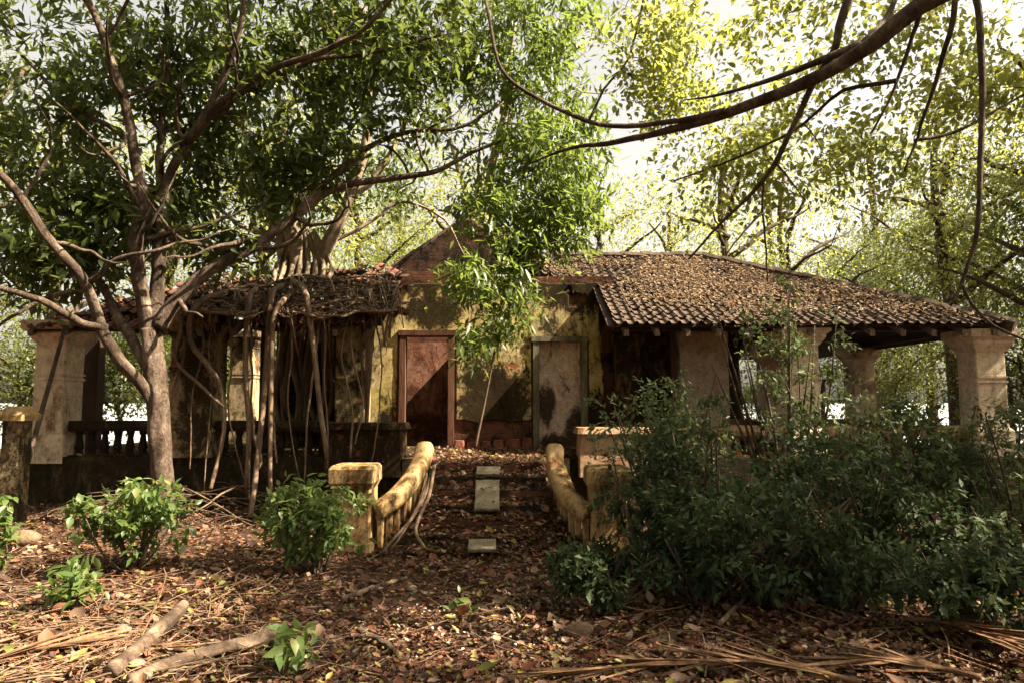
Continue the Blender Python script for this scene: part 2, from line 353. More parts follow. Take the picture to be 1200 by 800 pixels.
class Tree:
    def __init__(s, seed=1):
        s.mb = MB(); s.nodes = []; s.rad = []; s.rng = np.random.default_rng(seed); s.tip = []; s.tdir = []; s.seed = seed
    def limb(s, P, r0, r1, sides=10, rough=.12, wob=0.0, pw=1.0):
        P = np.asarray(P, float)
        if wob:
            t = np.linspace(0, 1, len(P)); 
            for c in range(3): P[:, c] += wob * (fbm2(np.linspace(0, 5, len(P)), np.full(len(P), 3.1 * c), s.seed + len(s.nodes), 3) - .5) * np.minimum(1, t * 6) * 2
        R = r0 + (r1 - r0) * np.linspace(0, 1, len(P)) ** pw
        s.mb.tube(P, R, sides, rough, seed=s.seed + len(s.nodes) % 97)
        s.nodes += list(P); s.rad += list(R)
        return P
    def pl(s, pts, r0, r1, n=14, **k): return s.limb(pxline(pts, n), r0, r1, **k)
    def fork(s, n, lmin, lmax, up=.5, rmin=.03, zmin=3.2):
        rng = s.rng; A = np.array(s.nodes); R = np.array(s.rad); ok = np.nonzero((R > rmin) & (A[:, 2] > zmin))[0]
        for k in range(n):
            j = int(rng.choice(ok)); d = nrm(rng.normal(0, 1, 3) * np.array([1, .7, .6]) + np.array([0, 0, up])); L = rng.uniform(lmin, lmax); P = [A[j]]
            for q in range(11):
                d = nrm(d + rng.normal(0, .22, 3) + np.array([0, 0, .04])); P.append(P[-1] + d * L / 11)
            s.limb(spline(np.array(P), 20), min(R[j] * .55, .045), .007, 7, .1)
    def grow(s, C, arch=.18, rmax=.03, sides=4, tipr=.0035, maxlen=9):
        rng = s.rng; C = np.asarray(C, float)
        N0 = len(s.nodes); cap = N0 + len(C) * 5 + 5
        A = np.zeros((cap, 3)); A[:N0] = s.nodes; R = np.zeros(cap); R[:N0] = s.rad; n = N0
        d0 = np.array([np.min(((A[:N0] - c) ** 2).sum(1)) for c in C]); order = np.argsort(d0)
        for ci in order:
            c = C[ci]; d = ((A[:n] - c) ** 2).sum(1) * (1 + .6 * (A[:n, 2] > c[2] + .1)); j = int(np.argmin(d)); p = A[j]; ln = float(np.linalg.norm(c - p))
            if ln > maxlen: continue
            mid = (p + c) / 2 + np.array([0, 0, arch * ln]) + rng.normal(0, .09 * ln, 3)
            t = np.linspace(0, 1, 5)[:, None]; Q = (1-t)**2 * p + 2*t*(1-t) * mid + t*t * c
            r0 = min(R[j] * .75, rmax, .005 + .011 * ln); r = np.linspace(r0, min(tipr, r0), 5)
            s.mb.tube(Q, r, sides, cap=False)
            A[n:n+4] = Q[1:]; R[n:n+4] = r[1:]; n += 4
            s.tip.append(c); s.tdir.append(nrm(Q[4] - Q[3]))
        s.nodes = list(A[:n]); s.rad = list(R[:n])
    def leaves(s, name, per=10, L=.14, asp=.3, spread=.16, droop=.25, tpl=T_LO, jit=.35, back=.3, a=0, b=None):
        rng = s.rng; T = np.array(s.tip[a:b]); Dr = np.array(s.tdir[a:b]); n = len(T)
        T = np.repeat(T, per, 0); Dr = np.repeat(Dr, per, 0); m = len(T)
        P = T - Dr * rng.uniform(0, back, (m, 1)) + rng.normal(0, spread * .5, (m, 3))
        D = Dr * .55 + rng.normal(0, .6, (m, 3)) + np.array([0, 0, -droop])
        U = np.array([0, 0, 1.0]) + rng.normal(0, .45, (m, 3))
        Ls = L * rng.uniform(1 - jit, 1 + jit, m)
        return leaf_mesh(name, P, D, U, Ls, Ls * asp * rng.uniform(.8, 1.2, m), tpl)
def blob(rng, c, r, n, gap=.45, scale=.9, seed=3, shell=.5):
    """n points in an ellipsoid, thinned by noise so that it holds clumps and holes"""
    c = np.asarray(c, float); r = np.asarray(r, float); out = []
    got = 0
    while got < n:
        q = nrm(rng.normal(0, 1, (n * 3, 3))) * (rng.uniform(0, 1, (n * 3, 1)) ** shell)
        p = c + q * r
        p = p[fbm(p / scale, seed, 2) > gap]
        out.append(p); got += len(p)
        if len(out) > 30: break
    return np.concatenate(out)[:n]
def pblob(rng, px, py, Y, rx, ry, rY, n, **k):
    s = Y / FPX
    return blob(rng, at(px, py, Y), (rx * s, rY, ry * s), n, **k)

# ------------------------------------------------------------------ ground, sea
def ground_h(x, y):
    x = np.asarray(x, float); y = np.asarray(y, float)
    near = np.exp(-np.maximum(0, y - 14) / 10.0)
    h = (fbm2(x * .35, y * .35, 11, 3) - .5) * .22 * near + (fbm2(x * 1.6, y * 1.6, 12, 2) - .5) * .07 * near
    h = h + .12 * np.clip((-x - 2.5) / 4, 0, 1) * np.clip((y - 6) / 3, 0, 1)
    h = np.where(y > 26, h - 4.0 * np.clip((y - 26) / 16, 0, 1) ** 1.5, h)
    return h
STX = -0.33; ST0 = 8.45; STD = .27; NST = 6; FLOOR = .9; STR = FLOOR / NST
def stair_hw(y): return .78 + .42 * np.clip((9.5 - y) / 1.15, 0, 1.1)
def drift_h(x, y):
    return np.minimum(FLOOR, STR + (y - ST0) * STR / STD - .065 + (fbm2(x * 2.2, y * 2.2, 33, 3) - .5) * .17)
def surf_h(x, y):
    g = ground_h(x, y)
    i = np.floor((y - ST0) / STD) + 1
    st = np.where((np.abs(x - STX) < stair_hw(y) + .03) & (y > ST0 - .3) & (y < 11.3), np.maximum(np.clip(i, 0, NST) * STR, drift_h(x, y)), -9)
    fl = np.where((y > 11.25) & (np.abs(x) < 8.2), FLOOR, -9)
    return np.maximum(np.maximum(g, st), fl)
def grid_axis(a, b, step, far, k):
    core = np.arange(a, b + 1e-6, step); out = [core]
    s = step; lo = [a]; hi = [b]
    while hi[-1] < far: s *= k; hi.append(hi[-1] + s)
    s = step
    while lo[-1] > -far: s *= k; lo.append(lo[-1] - s)
    return np.array(sorted(set(lo[1:])) + list(core) + hi[1:])
gx = grid_axis(-10, 10, .16, 1500, 1.35); gy = grid_axis(2, 13, .16, 1500, 1.35)
GX, GY = np.meshgrid(gx, gy); GZ = ground_h(GX, GY)
nx, ny = len(gx), len(gy)
idx = np.arange(nx * ny).reshape(ny, nx)
F = np.stack([idx[:-1, :-1], idx[:-1, 1:], idx[1:, 1:], idx[1:, :-1]], -1).reshape(-1, 4)
g = smooth(mesh_np('ground', np.stack([GX, GY, GZ], -1).reshape(-1, 3), F))
put('ground', g, M['soil'], label='dark bare soil ground under the leaf litter', kind='structure')
b = MB(); b.add([(-1500, 36, -2.2), (1500, 36, -2.2), (1500, 1500, -2.2), (-1500, 1500, -2.2)], [(0, 1, 2, 3)])
put('sea', b.mesh('sea'), M['sea'], label='bright sea seen beyond the porch', kind='structure')

# ------------------------------------------------------------------ the house
H = Thing('ruined_house', (0, 13, 0), 'ruined single storey villa with stained ochre walls and tiled porch roofs', 'house')
CY0 = 11.5                                           # centre plane of the front columns
b = MB(); b.box(-8.35, -1.75, 11.22, 16.2, -.6, FLOOR); b.box(.92, 8.75, 11.22, 16.2, -.6, FLOOR - .003); b.box(-1.75, .92, 11.0, 16.2, -.6, FLOOR - .006)
H.part('plinth', b, M['mossy'])

# central wall: brick core with openings, plaster skin with ragged edges, two door frames
WX0, WX1, WY, WZ1 = PX(434, 13), PX(719, 13), 13.0, PZ(324, 13)
DL = (PX(469, 13), PX(531, 13), PZ(393, 13)); DR = (PX(626, 13), PX(687, 13), PZ(400, 13))
core = MB(); TH = .38
for x0, x1, z0, z1 in ((WX0, DL[0], FLOOR, WZ1), (DL[1], DR[0], FLOOR, WZ1), (DR[1], WX1, FLOOR, WZ1), (DL[0], DL[1], DL[2], WZ1), (DR[0], DR[1], DR[2], WZ1)):
    core.box(x0, x1, WY, WY + TH, z0, z1)
front = H.part('front_wall', core, M['brick'])
cs = .025
cx = np.arange(WX0, WX1, cs); cz = np.arange(FLOOR, WZ1, cs); CXg, CZg = np.meshgrid(cx + cs/2, cz + cs/2)
nz = fbm2(CXg * 1.6, CZg * 1.6, 5, 4); nf = fbm2(CXg * 9, CZg * 9, 8, 2)
keep = nz + .12 * (nf - .5) > .24
keep &= CXg < WX1 - .10 - .28 * fbm2(CZg * 1.7, CZg * 0 + 2, 9, 3)
keep &= ~((CXg > DL[1] - .02) & (CXg < DR[0]) & (CZg < FLOOR + .42 + .35 * (nz - .3)))
keep &= CZg > FLOOR + .12 + .5 * np.maximum(0, nz - .45)
keep &= CZg < WZ1 - .02 - .25 * fbm2(CXg * 2, CZg * 0, 4, 3)
for d in (DL, DR): keep &= ~((CXg > d[0] - .06) & (CXg < d[1] + .06) & (CZg < d[2] + .06))
pj, pi = np.nonzero(keep)
x0 = cx[pi]; z0 = cz[pj]; yq = WY - .022 - .012 * fbm2(x0 * 3, z0 * 3, 6, 2); one = np.ones_like(x0)
Vq = np.stack([np.stack([x0, yq, z0], 1), np.stack([x0+cs, yq, z0], 1), np.stack([x0+cs, yq, z0+cs], 1), np.stack([x0, yq, z0+cs], 1),
               np.stack([x0, WY*one+.02, z0], 1), np.stack([x0+cs, WY*one+.02, z0], 1), np.stack([x0+cs, WY*one+.02, z0+cs], 1), np.stack([x0, WY*one+.02, z0+cs], 1)], 1)
kp = np.pad(keep, 1)
fr = [np.array([[0, 1, 2, 3]]) + (np.arange(len(x0)) * 8)[:, None]]
for dx, dz, q in ((-1, 0, (4, 0, 3, 7)), (1, 0, (1, 5, 6, 2)), (0, -1, (4, 5, 1, 0)), (0, 1, (3, 2, 6, 7))):
    edge = ~kp[pj + 1 + dz, pi + 1 + dx]
    fr.append(np.array([q]) + (np.nonzero(edge)[0] * 8)[:, None])
H.part('plaster_skin', mesh_np('plaster_skin', Vq.reshape(-1, 3), np.concatenate(fr)), M['plaster'], front)
# red brick footing between the doors
rb = random.Random(3); ft = MB()
xx = DL[1] + .02
while xx < DR[0] - .12:
    w = rb.uniform(.2, .34)
    w = min(w, DR[0] - .03 - xx); ft.frus(xx + w/2, WY - .14 - rb.uniform(0, .05), FLOOR, FLOOR + rb.uniform(.14, .24), w/2 + .004, .13, w/2 - .03, .09, .03); xx += w
H.part('brick_footing', ft, M['brick_rough'], front, kind='stuff')
for nm, d, mt in (('door_frame', DL, M['wood_red']), ('door_frame', DR, M['wood_green'])):
    f = MB(); w = .095; y0, y1 = WY - .05, WY + .16
    f.box(d[0] - .02, d[0] + w, y0, y1, FLOOR, d[2]); f.box(d[1] - w, d[1] + .02, y0, y1, FLOOR, d[2]); f.box(d[0] - .05, d[1] + .05, y0 - .012, y1 + .01, d[2] - .003, d[2] + w)
    H.part(nm, f, mt)
    th = MB(); th.box(d[0], d[1], WY - .02, WY + TH + .02, FLOOR - .01, FLOOR + .05); H.part('threshold', th, M['stone'])
# rooms behind: back wall, side walls, cross wall behind the right door
GYY = 15.0
bk = MB(); bk.box(DL[0] - .25, DL[1] + .25, 13.9, 14.1, FLOOR, 3.0); H.part('inner_wall', bk, M['red_plaster'])
bk = MB(); bk.box(WX0, -.35, GYY, GYY + .3, FLOOR, PZ(318, GYY)); H.part('back_wall', bk, M['brick'])
bk = MB(); bk.box(DR[0] - .01, DR[1] + .01, WY + .12, WY + .34, FLOOR, DR[2] + .01); H.part('blocked_doorway', bk, M['pinkwall'])
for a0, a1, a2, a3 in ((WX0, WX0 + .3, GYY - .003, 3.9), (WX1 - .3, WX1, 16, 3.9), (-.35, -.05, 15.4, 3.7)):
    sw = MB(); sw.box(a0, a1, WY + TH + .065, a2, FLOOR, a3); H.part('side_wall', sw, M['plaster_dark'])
# gable
ap = at(546, 258, GYY); gl = at(455, 319, GYY); gr = at(662, 319, GYY)
gb = MB(); out = []
for k in range(15): t = k / 14; out.append(gr * (1 - t) + (ap + [.1, 0, 0]) * t + np.array([rb.uniform(-.04, .04), 0, rb.uniform(-.07, .03)]) * (k > 0))
for k in range(15): t = k / 14; out.append((ap - [.1, 0, 0]) * (1 - t) + gl * t + np.array([rb.uniform(-.04, .04), 0, rb.uniform(-.06, .03)]) * (k < 14))
ng_ = len(out); gb.add([(p[0], GYY + .004, p[2]) for p in out] + [(p[0], GYY + .3, p[2]) for p in out], [tuple(range(ng_)), tuple(range(2 * ng_ - 1, ng_ - 1, -1))] + [(q, ng_ + q, ng_ + (q + 1) % ng_, (q + 1) % ng_) for q in range(ng_)])
gable = H.part('gable', gb, M['brick_old'])
rk = MB()
for e, sg in ((gl, -1), (gr, 1)):
    for k in range(9):
        t = (k + .5) / 9; p = e * (1 - t) + ap * t; q = nrm(ap - e)
        rk.tube([p - q * .13 + np.array([0, .13, .02 + .02 * rb.random()]), p + q * .13 + np.array([0, .13, .05 + .02 * rb.random()])], [.10, .085], 7)
H.part('ridge_tile', rk, M['tile'], gable, kind='stuff')

# columns
def column(cx, cy, half, z0, z1, mat, old=False):
    c = MB(); c.frus(cx, cy, z0, z1, half, half, half * .97, half * .97, .018)
    o = H.part('column', c, mat)
    p = MB(); p.frus(cx, cy, z0 - .003, z0 + .42, half + .05, half + .05, half + .05, half + .05, .02); p.frus(cx, cy, z0 + .42, z0 + .47, half + .05, half + .05, half + .012, half + .012, .02)
    H.part('column_base', p, mat, o)
    m = MB(); zm = z0 + (z1 - z0) * .58
    for dz in (0, .075): m.frus(cx, cy, zm + dz, zm + dz + .035, half + .018, half + .018, half + .018, half + .018, .02)
    H.part('moulding', m, mat, o)
    k = MB(); h = z1
    for a, bb, e0, e1 in ((.36, .32, .012, .02), (.32, .23, .03, .09), (.23, .18, .09, .09), (.18, .13, .10, .15), (.13, .0, .155, .155)):
        k.frus(cx, cy, h - a, h - bb + .001, half + e0, half + e0, half + e1, half + e1, .012)
    H.part('capital', k, mat, o)
    return o
column(PX(1152, 11.5), CY0, .25, FLOOR, PZ(388, CY0), M['column'])
column(PX(937, 11.5), CY0, .25, FLOOR, PZ(381, CY0), M['column'])
column(PX(68, 11.5), CY0, .26, FLOOR - .1, PZ(378, CY0), M['column'])
column(PX(232, 11.5), CY0, .34, FLOOR, PZ(372, CY0), M['column_old'])
column(PX(1008, 15.6), 15.6, .25, FLOOR, PZ(405, 15.6), M['column'])
column(PX(905, 15.6), 15.6, .26, FLOOR, PZ(405, 15.6), M['pinkwall'])
column(PX(286, 15.6), 15.6, .26, FLOOR, PZ(390, 15.6), M['column_old'])  # cream column given the darker weathered plaster to paint it dimmer
column(PX(1150, 15.6), 15.6, .25, FLOOR, PZ(405, 15.6), M['column'])
# pilasters at the ends of the central block
def pilaster(px0, px1, Y, ytop, mat):
    x0, x1 = PX(px0, Y), PX(px1, Y); z1 = PZ(ytop, Y); c = MB(); cxm = (x0 + x1) / 2; hw = (x1 - x0) / 2
    c.frus(cxm, Y + .25, FLOOR, z1, hw, .25, hw, .25, .02); o = H.part('pilaster', c, mat)
    m = MB(); zm = FLOOR + (z1 - FLOOR) * .52
    m.frus(cxm, Y + .25, zm, zm + .07, hw + .03, .28, hw + .055, .305, .015); H.part('moulding', m, mat, o); m = MB(); m.frus(cxm, Y + .25, z1 - .22, z1 - .1, hw + .01, .26, hw + .07, .32, .015); m.frus(cxm, Y + .25, z1 - .1, z1, hw + .07, .32, hw + .07, .32, .015)
    H.part('cornice', m, mat, o)
    p = MB(); p.frus(cxm, Y + .22, FLOOR - .003, FLOOR + .5, hw + .05, .31, hw + .05, .31, .02); H.part('pilaster_base', p, mat, o)
pilaster(392, 428, 12.1, 372, M['column_old'])
pilaster(724, 752, 12.3, 392, M['plaster_dark'])
# walls of the right wing behind the porch
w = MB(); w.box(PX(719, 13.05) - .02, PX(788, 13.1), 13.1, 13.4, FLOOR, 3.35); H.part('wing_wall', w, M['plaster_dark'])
w = MB(); w.box(PX(797, 13), PX(854, 13), 12.95, 13.3, FLOOR, PZ(384, 13)); H.part('wing_wall', w, M['column'], label='cream plastered wall panel beside the porch')
w = MB(); w.box(PX(787, 12.9), PX(792, 12.9), 12.86, 12.97, FLOOR, PZ(384, 12.9)); H.part('door_jamb', w, M['wood_red'])
w = MB(); w.box(PX(860, 13.4), 8.5, 15.75, 15.95, FLOOR, FLOOR + .5); H.part('back_parapet', w, M['rail_wall'])
# left wing: back wall stub, timber posts
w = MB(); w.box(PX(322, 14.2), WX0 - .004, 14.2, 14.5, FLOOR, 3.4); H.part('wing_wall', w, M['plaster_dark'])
w = MB(); w.box(-8.2, WX0, 15.9, 16.1, FLOOR, FLOOR + .45); H.part('back_parapet', w, M['mossy'])
for px0, px1, Y, yt in ((100, 117, 12.6, 376), (306, 318, 12.6, 372)):
    p = MB(); p.frus((PX(px0, Y) + PX(px1, Y)) / 2, Y, FLOOR, PZ(yt, Y), (PX(px1, Y) - PX(px0, Y)) / 2, .12, (PX(px1, Y) - PX(px0, Y)) / 2, .12, .01)
    H.part('timber_post', p, M['wood'])
# parapets with balusters
bal_me = {}
def parapet(x0, x1, Y, zt, mat, key, spacing=.21):
    c = MB(); c.frus((x0+x1)/2, Y, zt - .17, zt - .10, (x1-x0)/2, .13, (x1-x0)/2, .16, .01); c.frus((x0+x1)/2, Y, zt - .10, zt, (x1-x0)/2, .16, (x1-x0)/2, .15, .012)
    o = H.part('parapet', c, mat)
    q = MB(); q.frus((x0+x1)/2, Y, FLOOR - .12, FLOOR + .02, (x1-x0)/2, .17, (x1-x0)/2, .15, .012); H.part('parapet_base', q, mat, o)
    if key not in bal_me:
        m = MB(); hgt = zt - .17 - FLOOR - .02
        for a, bb, r0, r1 in ((0, .12, .055, .055), (.12, .3, .04, .06), (.3, .6, .06, .045), (.6, .85, .045, .035), (.85, 1, .05, .055)):
            m.frus(0, 0, a * hgt - .002, bb * hgt + .002, r0, r0, r1, r1, .02)
        bal_me[key] = m.mesh('baluster'); bal_me[key].materials.append(mat)
    n = int((x1 - x0) / spacing)
    for i in range(n):
        x = x0 + (i + .5) * (x1 - x0) / n
        put('baluster', bal_me[key], parent=o, mw=Matrix.Translation((x, Y - 13, FLOOR + .02)) @ Matrix.Rotation(rb.uniform(-.12, .12), 4, 'Z'))
pz = PZ(498, CY0)
parapet(PX(760, 11.5), PX(937, 11.5) - .27, CY0, pz, M['rail_wall'], 'r')
parapet(PX(937, 11.5) + .27, PX(1152, 11.5) - .27, CY0, pz, M['rail_wall'], 'r')
parapet(PX(68, 11.5) + .29, PX(232, 11.5) - .36, CY0, pz + .08, M['mossy'], 'l')
parapet(PX(232, 11.5) + .36, PX(388, 11.5), CY0, pz + .08, M['mossy'], 'l')
# masonry blocks at the stair head
q = MB(); q.frus(PX(430, 11.2), 11.3, FLOOR - .3, PZ(495, 11.2) - .1, .62, .3, .6, .28, .02); q.frus(PX(430, 11.2), 11.3, PZ(495, 11.2) - .1, PZ(495, 11.2), .66, .34, .63, .31, .02); H.part('stair_head_block', q, M['plaster_dark'])
q = MB(); q.frus(PX(716, 11.2), 11.3, FLOOR - .3, PZ(500, 11.2) - .1, .55, .3, .54, .28, .02); q.frus(PX(716, 11.2), 11.3, PZ(500, 11.2) - .1, PZ(500, 11.2), .6, .34, .57, .31, .02); H.part('stair_head_block', q, M['rail_wall'])

# ---------------- tiled roofs
EY, EZ, RISE, RUN = 11.02, PZ(383, 11.02), 1.95, 3.95
SL = math.hypot(RISE, RUN); ct, stt = RUN / SL, RISE / SL
TW, TE = .175, .25                                # tile width and exposed length
def tile_mesh(mat, name):
    pr = [(0, .05), (.10, .045), (.24, .008), (.5, .0), (.72, .008), (.86, .045), (1.02, .052)]
    V = []; F = []; k = len(pr)
    for b0, dz in ((-.02, .036), (TE + .03, .0)):
        for u, h in pr: V.append((u * TW, b0, h + dz))
    for u, h in pr: V.append((u * TW, -.02, h + .036 - .022))
    for i in range(k - 1): F += [(i, i+1, k+i+1, k+i), (2*k+i, 2*k+i+1, i+1, i)]
    me = bpy.data.meshes.new(name); me.from_pydata(V, [], F); me.materials.append(mat); me.update(); return me
def sag(x, b, amp): return amp * (fbm2(x * .45, b * .6, 21, 2) - .5)
def roof(x0, x1, mask, mat, n_single, name, label=None, amp=.16, shell_mat=None, jit=.02):
    """front slope: a along X, b up the slope; mask(x, b) says where tiles lie"""
    tm = tile_mesh(mat, 'tile'); V0 = np.array([[v.co.x, v.co.y, v.co.z] for v in tm.vertices]); Fq = np.array([list(p.vertices) for p in tm.polygons])
    R = Matrix(((1, 0, 0), (0, ct, -stt), (0, stt, ct))).to_4x4()
    ls = []
    for r in range(int(SL / TE)):
        for cidx in range(int((x1 - x0) / TW)):
            x = x0 + cidx * TW; bb = r * TE
            if mask(x + TW/2, bb + TE/2): ls.append((x, bb, r))
    # deck below
    dk = MB(); nxs = 40
    xs = np.linspace(x0, x1, nxs + 1); bs = np.linspace(.06, SL, 17)
    for i in range(nxs):
        for j in range(16):
            xm, bm = (xs[i]+xs[i+1])/2, (bs[j]+bs[j+1])/2
            if not mask(xm, bm): continue
            P = []
            for off in (-.012, -.045):
                for (xa, ba) in ((xs[i], bs[j]), (xs[i+1], bs[j]), (xs[i+1], bs[j+1]), (xs[i], bs[j+1])):
                    z = float(sag(np.array(xa), np.array(ba), amp)) + off
                    P.append((xa, EY + ba * ct - z * stt * 0, EZ + ba * stt + z))
            dk.add(P, [(0,1,2,3), (7,6,5,4), (0,4,5,1), (1,5,6,2), (2,6,7,3), (3,7,4,0)])
    o = H.part('roof', dk, shell_mat or M['wood'], label=label)
    ls.sort(key=lambda t: (t[2], t[0])); rest = []
    for k, (x, bb, r) in enumerate(ls):
        z = float(sag(np.array(x), np.array(bb), amp))
        mw = Matrix.Translation((x + rb.gauss(0, jit * .5), EY + bb * ct - 13, EZ + bb * stt + z + abs(rb.gauss(0, jit * .6)))) @ R @ Matrix.Rotation(rb.gauss(0, jit * 1.5), 4, 'Z') @ Matrix.Rotation(rb.gauss(0, jit), 4, 'X')
        if k < n_single: put('tile', tm, parent=o, mw=mw)
        else:
            A = np.array(mw); rest.append(V0 @ A[:3, :3].T + A[:3, 3])
    if rest:
        m = len(rest); Vr = np.concatenate(rest); Fr = (Fq[None] + (np.arange(m) * len(V0))[:, None, None]).reshape(-1, 4)
        me = mesh_np('tile_field', Vr, Fr); put('tile_field', me, mat, o, kind='stuff')
    return o
XR0, XR1 = PX(716, 11.05, 383), PX(1188, 11.05, 383)
def mask_r(x, bb):
    y = EY + bb * ct
    lo = XR0 + .0 if y < 13.0 else XR0 - .55 - .5 * (y - 13)
    return lo <= x <= XR1 - bb * ct
XL0 = XR0 - 1.7
roof_r = roof(XL0, XR1, mask_r, M['tile'], 210, 'right', 'tiled hipped porch roof under dry leaves')
XL1 = PX(446, 11.05, 383); XLA = PX(22, 11.05, 383)
def mask_l(x, bb):
    n = float(fbm2(np.array(x * 1.3), np.array(bb * 1.3), 31, 3))
    lim = 3.3 + 1.2 * (n - .5) if x > -5.5 else 2.2 + 1.4 * (n - .5)
    return XLA + bb * ct <= x <= XL1 - .25 * abs(n - .5) and bb < lim and n > (.42 if bb > .6 else .5)
roof_l = roof(XLA, XL1, mask_l, M['tile_red'], 80, 'left', 'collapsing porch roof overgrown with fig roots', amp=.55, jit=.06)
for k in range(26):   # broken tiles slipping off the collapsing edge
    tmr = bpy.data.meshes.get('tile.001') or bpy.data.meshes['tile']; xq = rb.uniform(XL1 - 1.4, XL1 + .15); bq = rb.uniform(-.05, 1.6)
    put('tile', tmr, parent=roof_l, mw=Matrix.Translation((xq, EY + bq * ct - 13 - .05, EZ + bq * stt + rb.uniform(-.05, .16))) @ Matrix.Rotation(rb.uniform(-1.2, 1.2), 4, 'Z') @ Matrix.Rotation(rb.uniform(-.6, .9), 4, 'X') @ Matrix.Rotation(rb.uniform(-.6, .6), 4, 'Y'))
# right end hip slope and ridge
hip = MB(); Ry, Rz = EY + SL * ct, EZ + SL * stt
nrow = 15
for r in range(nrow):
    for cidx in range(38):
        y = EY + cidx * TW; bb = r * TE
        if not (EY + bb * ct <= y <= EY + 2 * RUN - bb * ct): continue
        if abs(y - Ry) > 4: continue
        pr = [(0, .05), (.3, .0), (.7, .0), (1.0, .05)]
        P = [(XR1 - bb * ct - dz * stt + .0, y + u * TW, EZ + bb * stt + h + d) for (dz, d) in ((0, .03),) for u, h in pr] + [(XR1 - (bb + TE) * ct, y + u * TW, EZ + (bb + TE) * stt + h) for u, h in pr]
        hip.add(P, [(0, 1, 5, 4), (1, 2, 6, 5), (2, 3, 7, 6)])
H.part('tile_field', hip, M['tile'], roof_r, kind='stuff')
hd = MB(); hv = [(XR1, EY, EZ), (XR1, EY + 2 * RUN, EZ), (XR1 - RUN, Ry, Rz)]; hd.add([(a - .02, b_, c_ - .02) for a, b_, c_ in hv] + [(a - .03, b_, c_ - .06) for a, b_, c_ in hv], [(0, 1, 2), (5, 4, 3), (0, 3, 4, 1), (1, 4, 5, 2), (2, 5, 3, 0)]); H.part('hip_deck', hd, M['wood'], roof_r)
rg = MB(); hp0 = np.array([XR1, EY, EZ]); hp1 = np.array([XR1 - RUN, Ry, Rz])
for a0, a1, n in ((hp0, hp1, 20), (hp1, np.array([XL0 + .3, Ry, Rz]), 18)):
    for k in range(n):
        t0, t1 = k / n, (k + 1.15) / n; z = np.array([0, 0, .03 + .02 * rb.random()])
        rg.tube([a0 * (1-t0) + a1 * t0 + z, a0 * (1-t1) + a1 * t1 + z * 1.6], [.12, .10], 8)
H.part('ridge_tile', rg, M['tile'], roof_r, kind='stuff')
# back slope (one deck, seen only from the side), wall plates, rafters
bs_ = MB(); bs_.add([(XL0, Ry, Rz - .02), (XR1 - RUN, Ry, Rz - .02), (XR1, Ry + RUN, EZ), (XL0, Ry + RUN, EZ), (XL0, Ry, Rz - .06), (XR1 - RUN, Ry, Rz - .06), (XR1, Ry + RUN, EZ - .05), (XL0, Ry + RUN, EZ - .05)],
     [(0,1,2,3), (7,6,5,4), (2,6,7,3), (0,3,7,4), (1,5,6,2)])
H.part('back_slope', bs_, M['tile'], roof_r)
wp = MB(); wp.box(XR0 + .1, XR1 - .25, CY0 - .11, CY0 + .11, PZ(388, CY0), PZ(388, CY0) + .15); wp.box(PX(1152, 11.5) - .1, PX(1152, 11.5) + .12, CY0 + .12, 15.7, PZ(388, CY0) + .01, PZ(388, CY0) + .15); H.part('wall_plate', wp, M['wood'])
for a_, b_, d0, d1 in ((XLA + .2, -5.2, 0, -.02), (-5.15, -3.9, -.03, -.16), (-3.8, XL1 - .5, .02, -.06)):
    wp = MB(); zp = PZ(378, CY0); wp.add([(a_, CY0 - .1, zp + d0), (b_, CY0 - .1, zp + d1), (b_, CY0 + .1, zp + d1), (a_, CY0 + .1, zp + d0), (a_, CY0 - .1, zp + d0 + .13), (b_, CY0 - .1, zp + d1 + .13), (b_, CY0 + .1, zp + d1 + .13), (a_, CY0 + .1, zp + d0 + .13)], [(0,3,2,1),(4,5,6,7),(0,1,5,4),(1,2,6,5),(2,3,7,6),(3,0,4,7)]); H.part('wall_plate', wp, M['wood'])
def rafter(x, b1, o):
    m = MB(); w = .04
    z0 = -.055; P = []
    for bb in (.02, b1):
        for dx in (-w, w):
            for dz in (z0, z0 - .1): P.append((x + dx, EY + bb * ct, EZ + bb * stt + dz))
    m.add(P, [(0,1,3,2), (4,6,7,5), (0,4,5,1), (2,3,7,6), (0,2,6,4), (1,5,7,3)])
    H.part('rafter', m, M['rafter'], o)
x = XR0 + .25
while x < XR1 - .2:
    rafter(x, max(.3, min(SL - .1, (XR1 - x) / ct - .1)), roof_r); x += .5
x = XLA + .2
while x < XL1 - .1:
    if rb.random() < .8: rafter(x, rb.uniform(1.2, 3.0), roof_l)
    x += .55

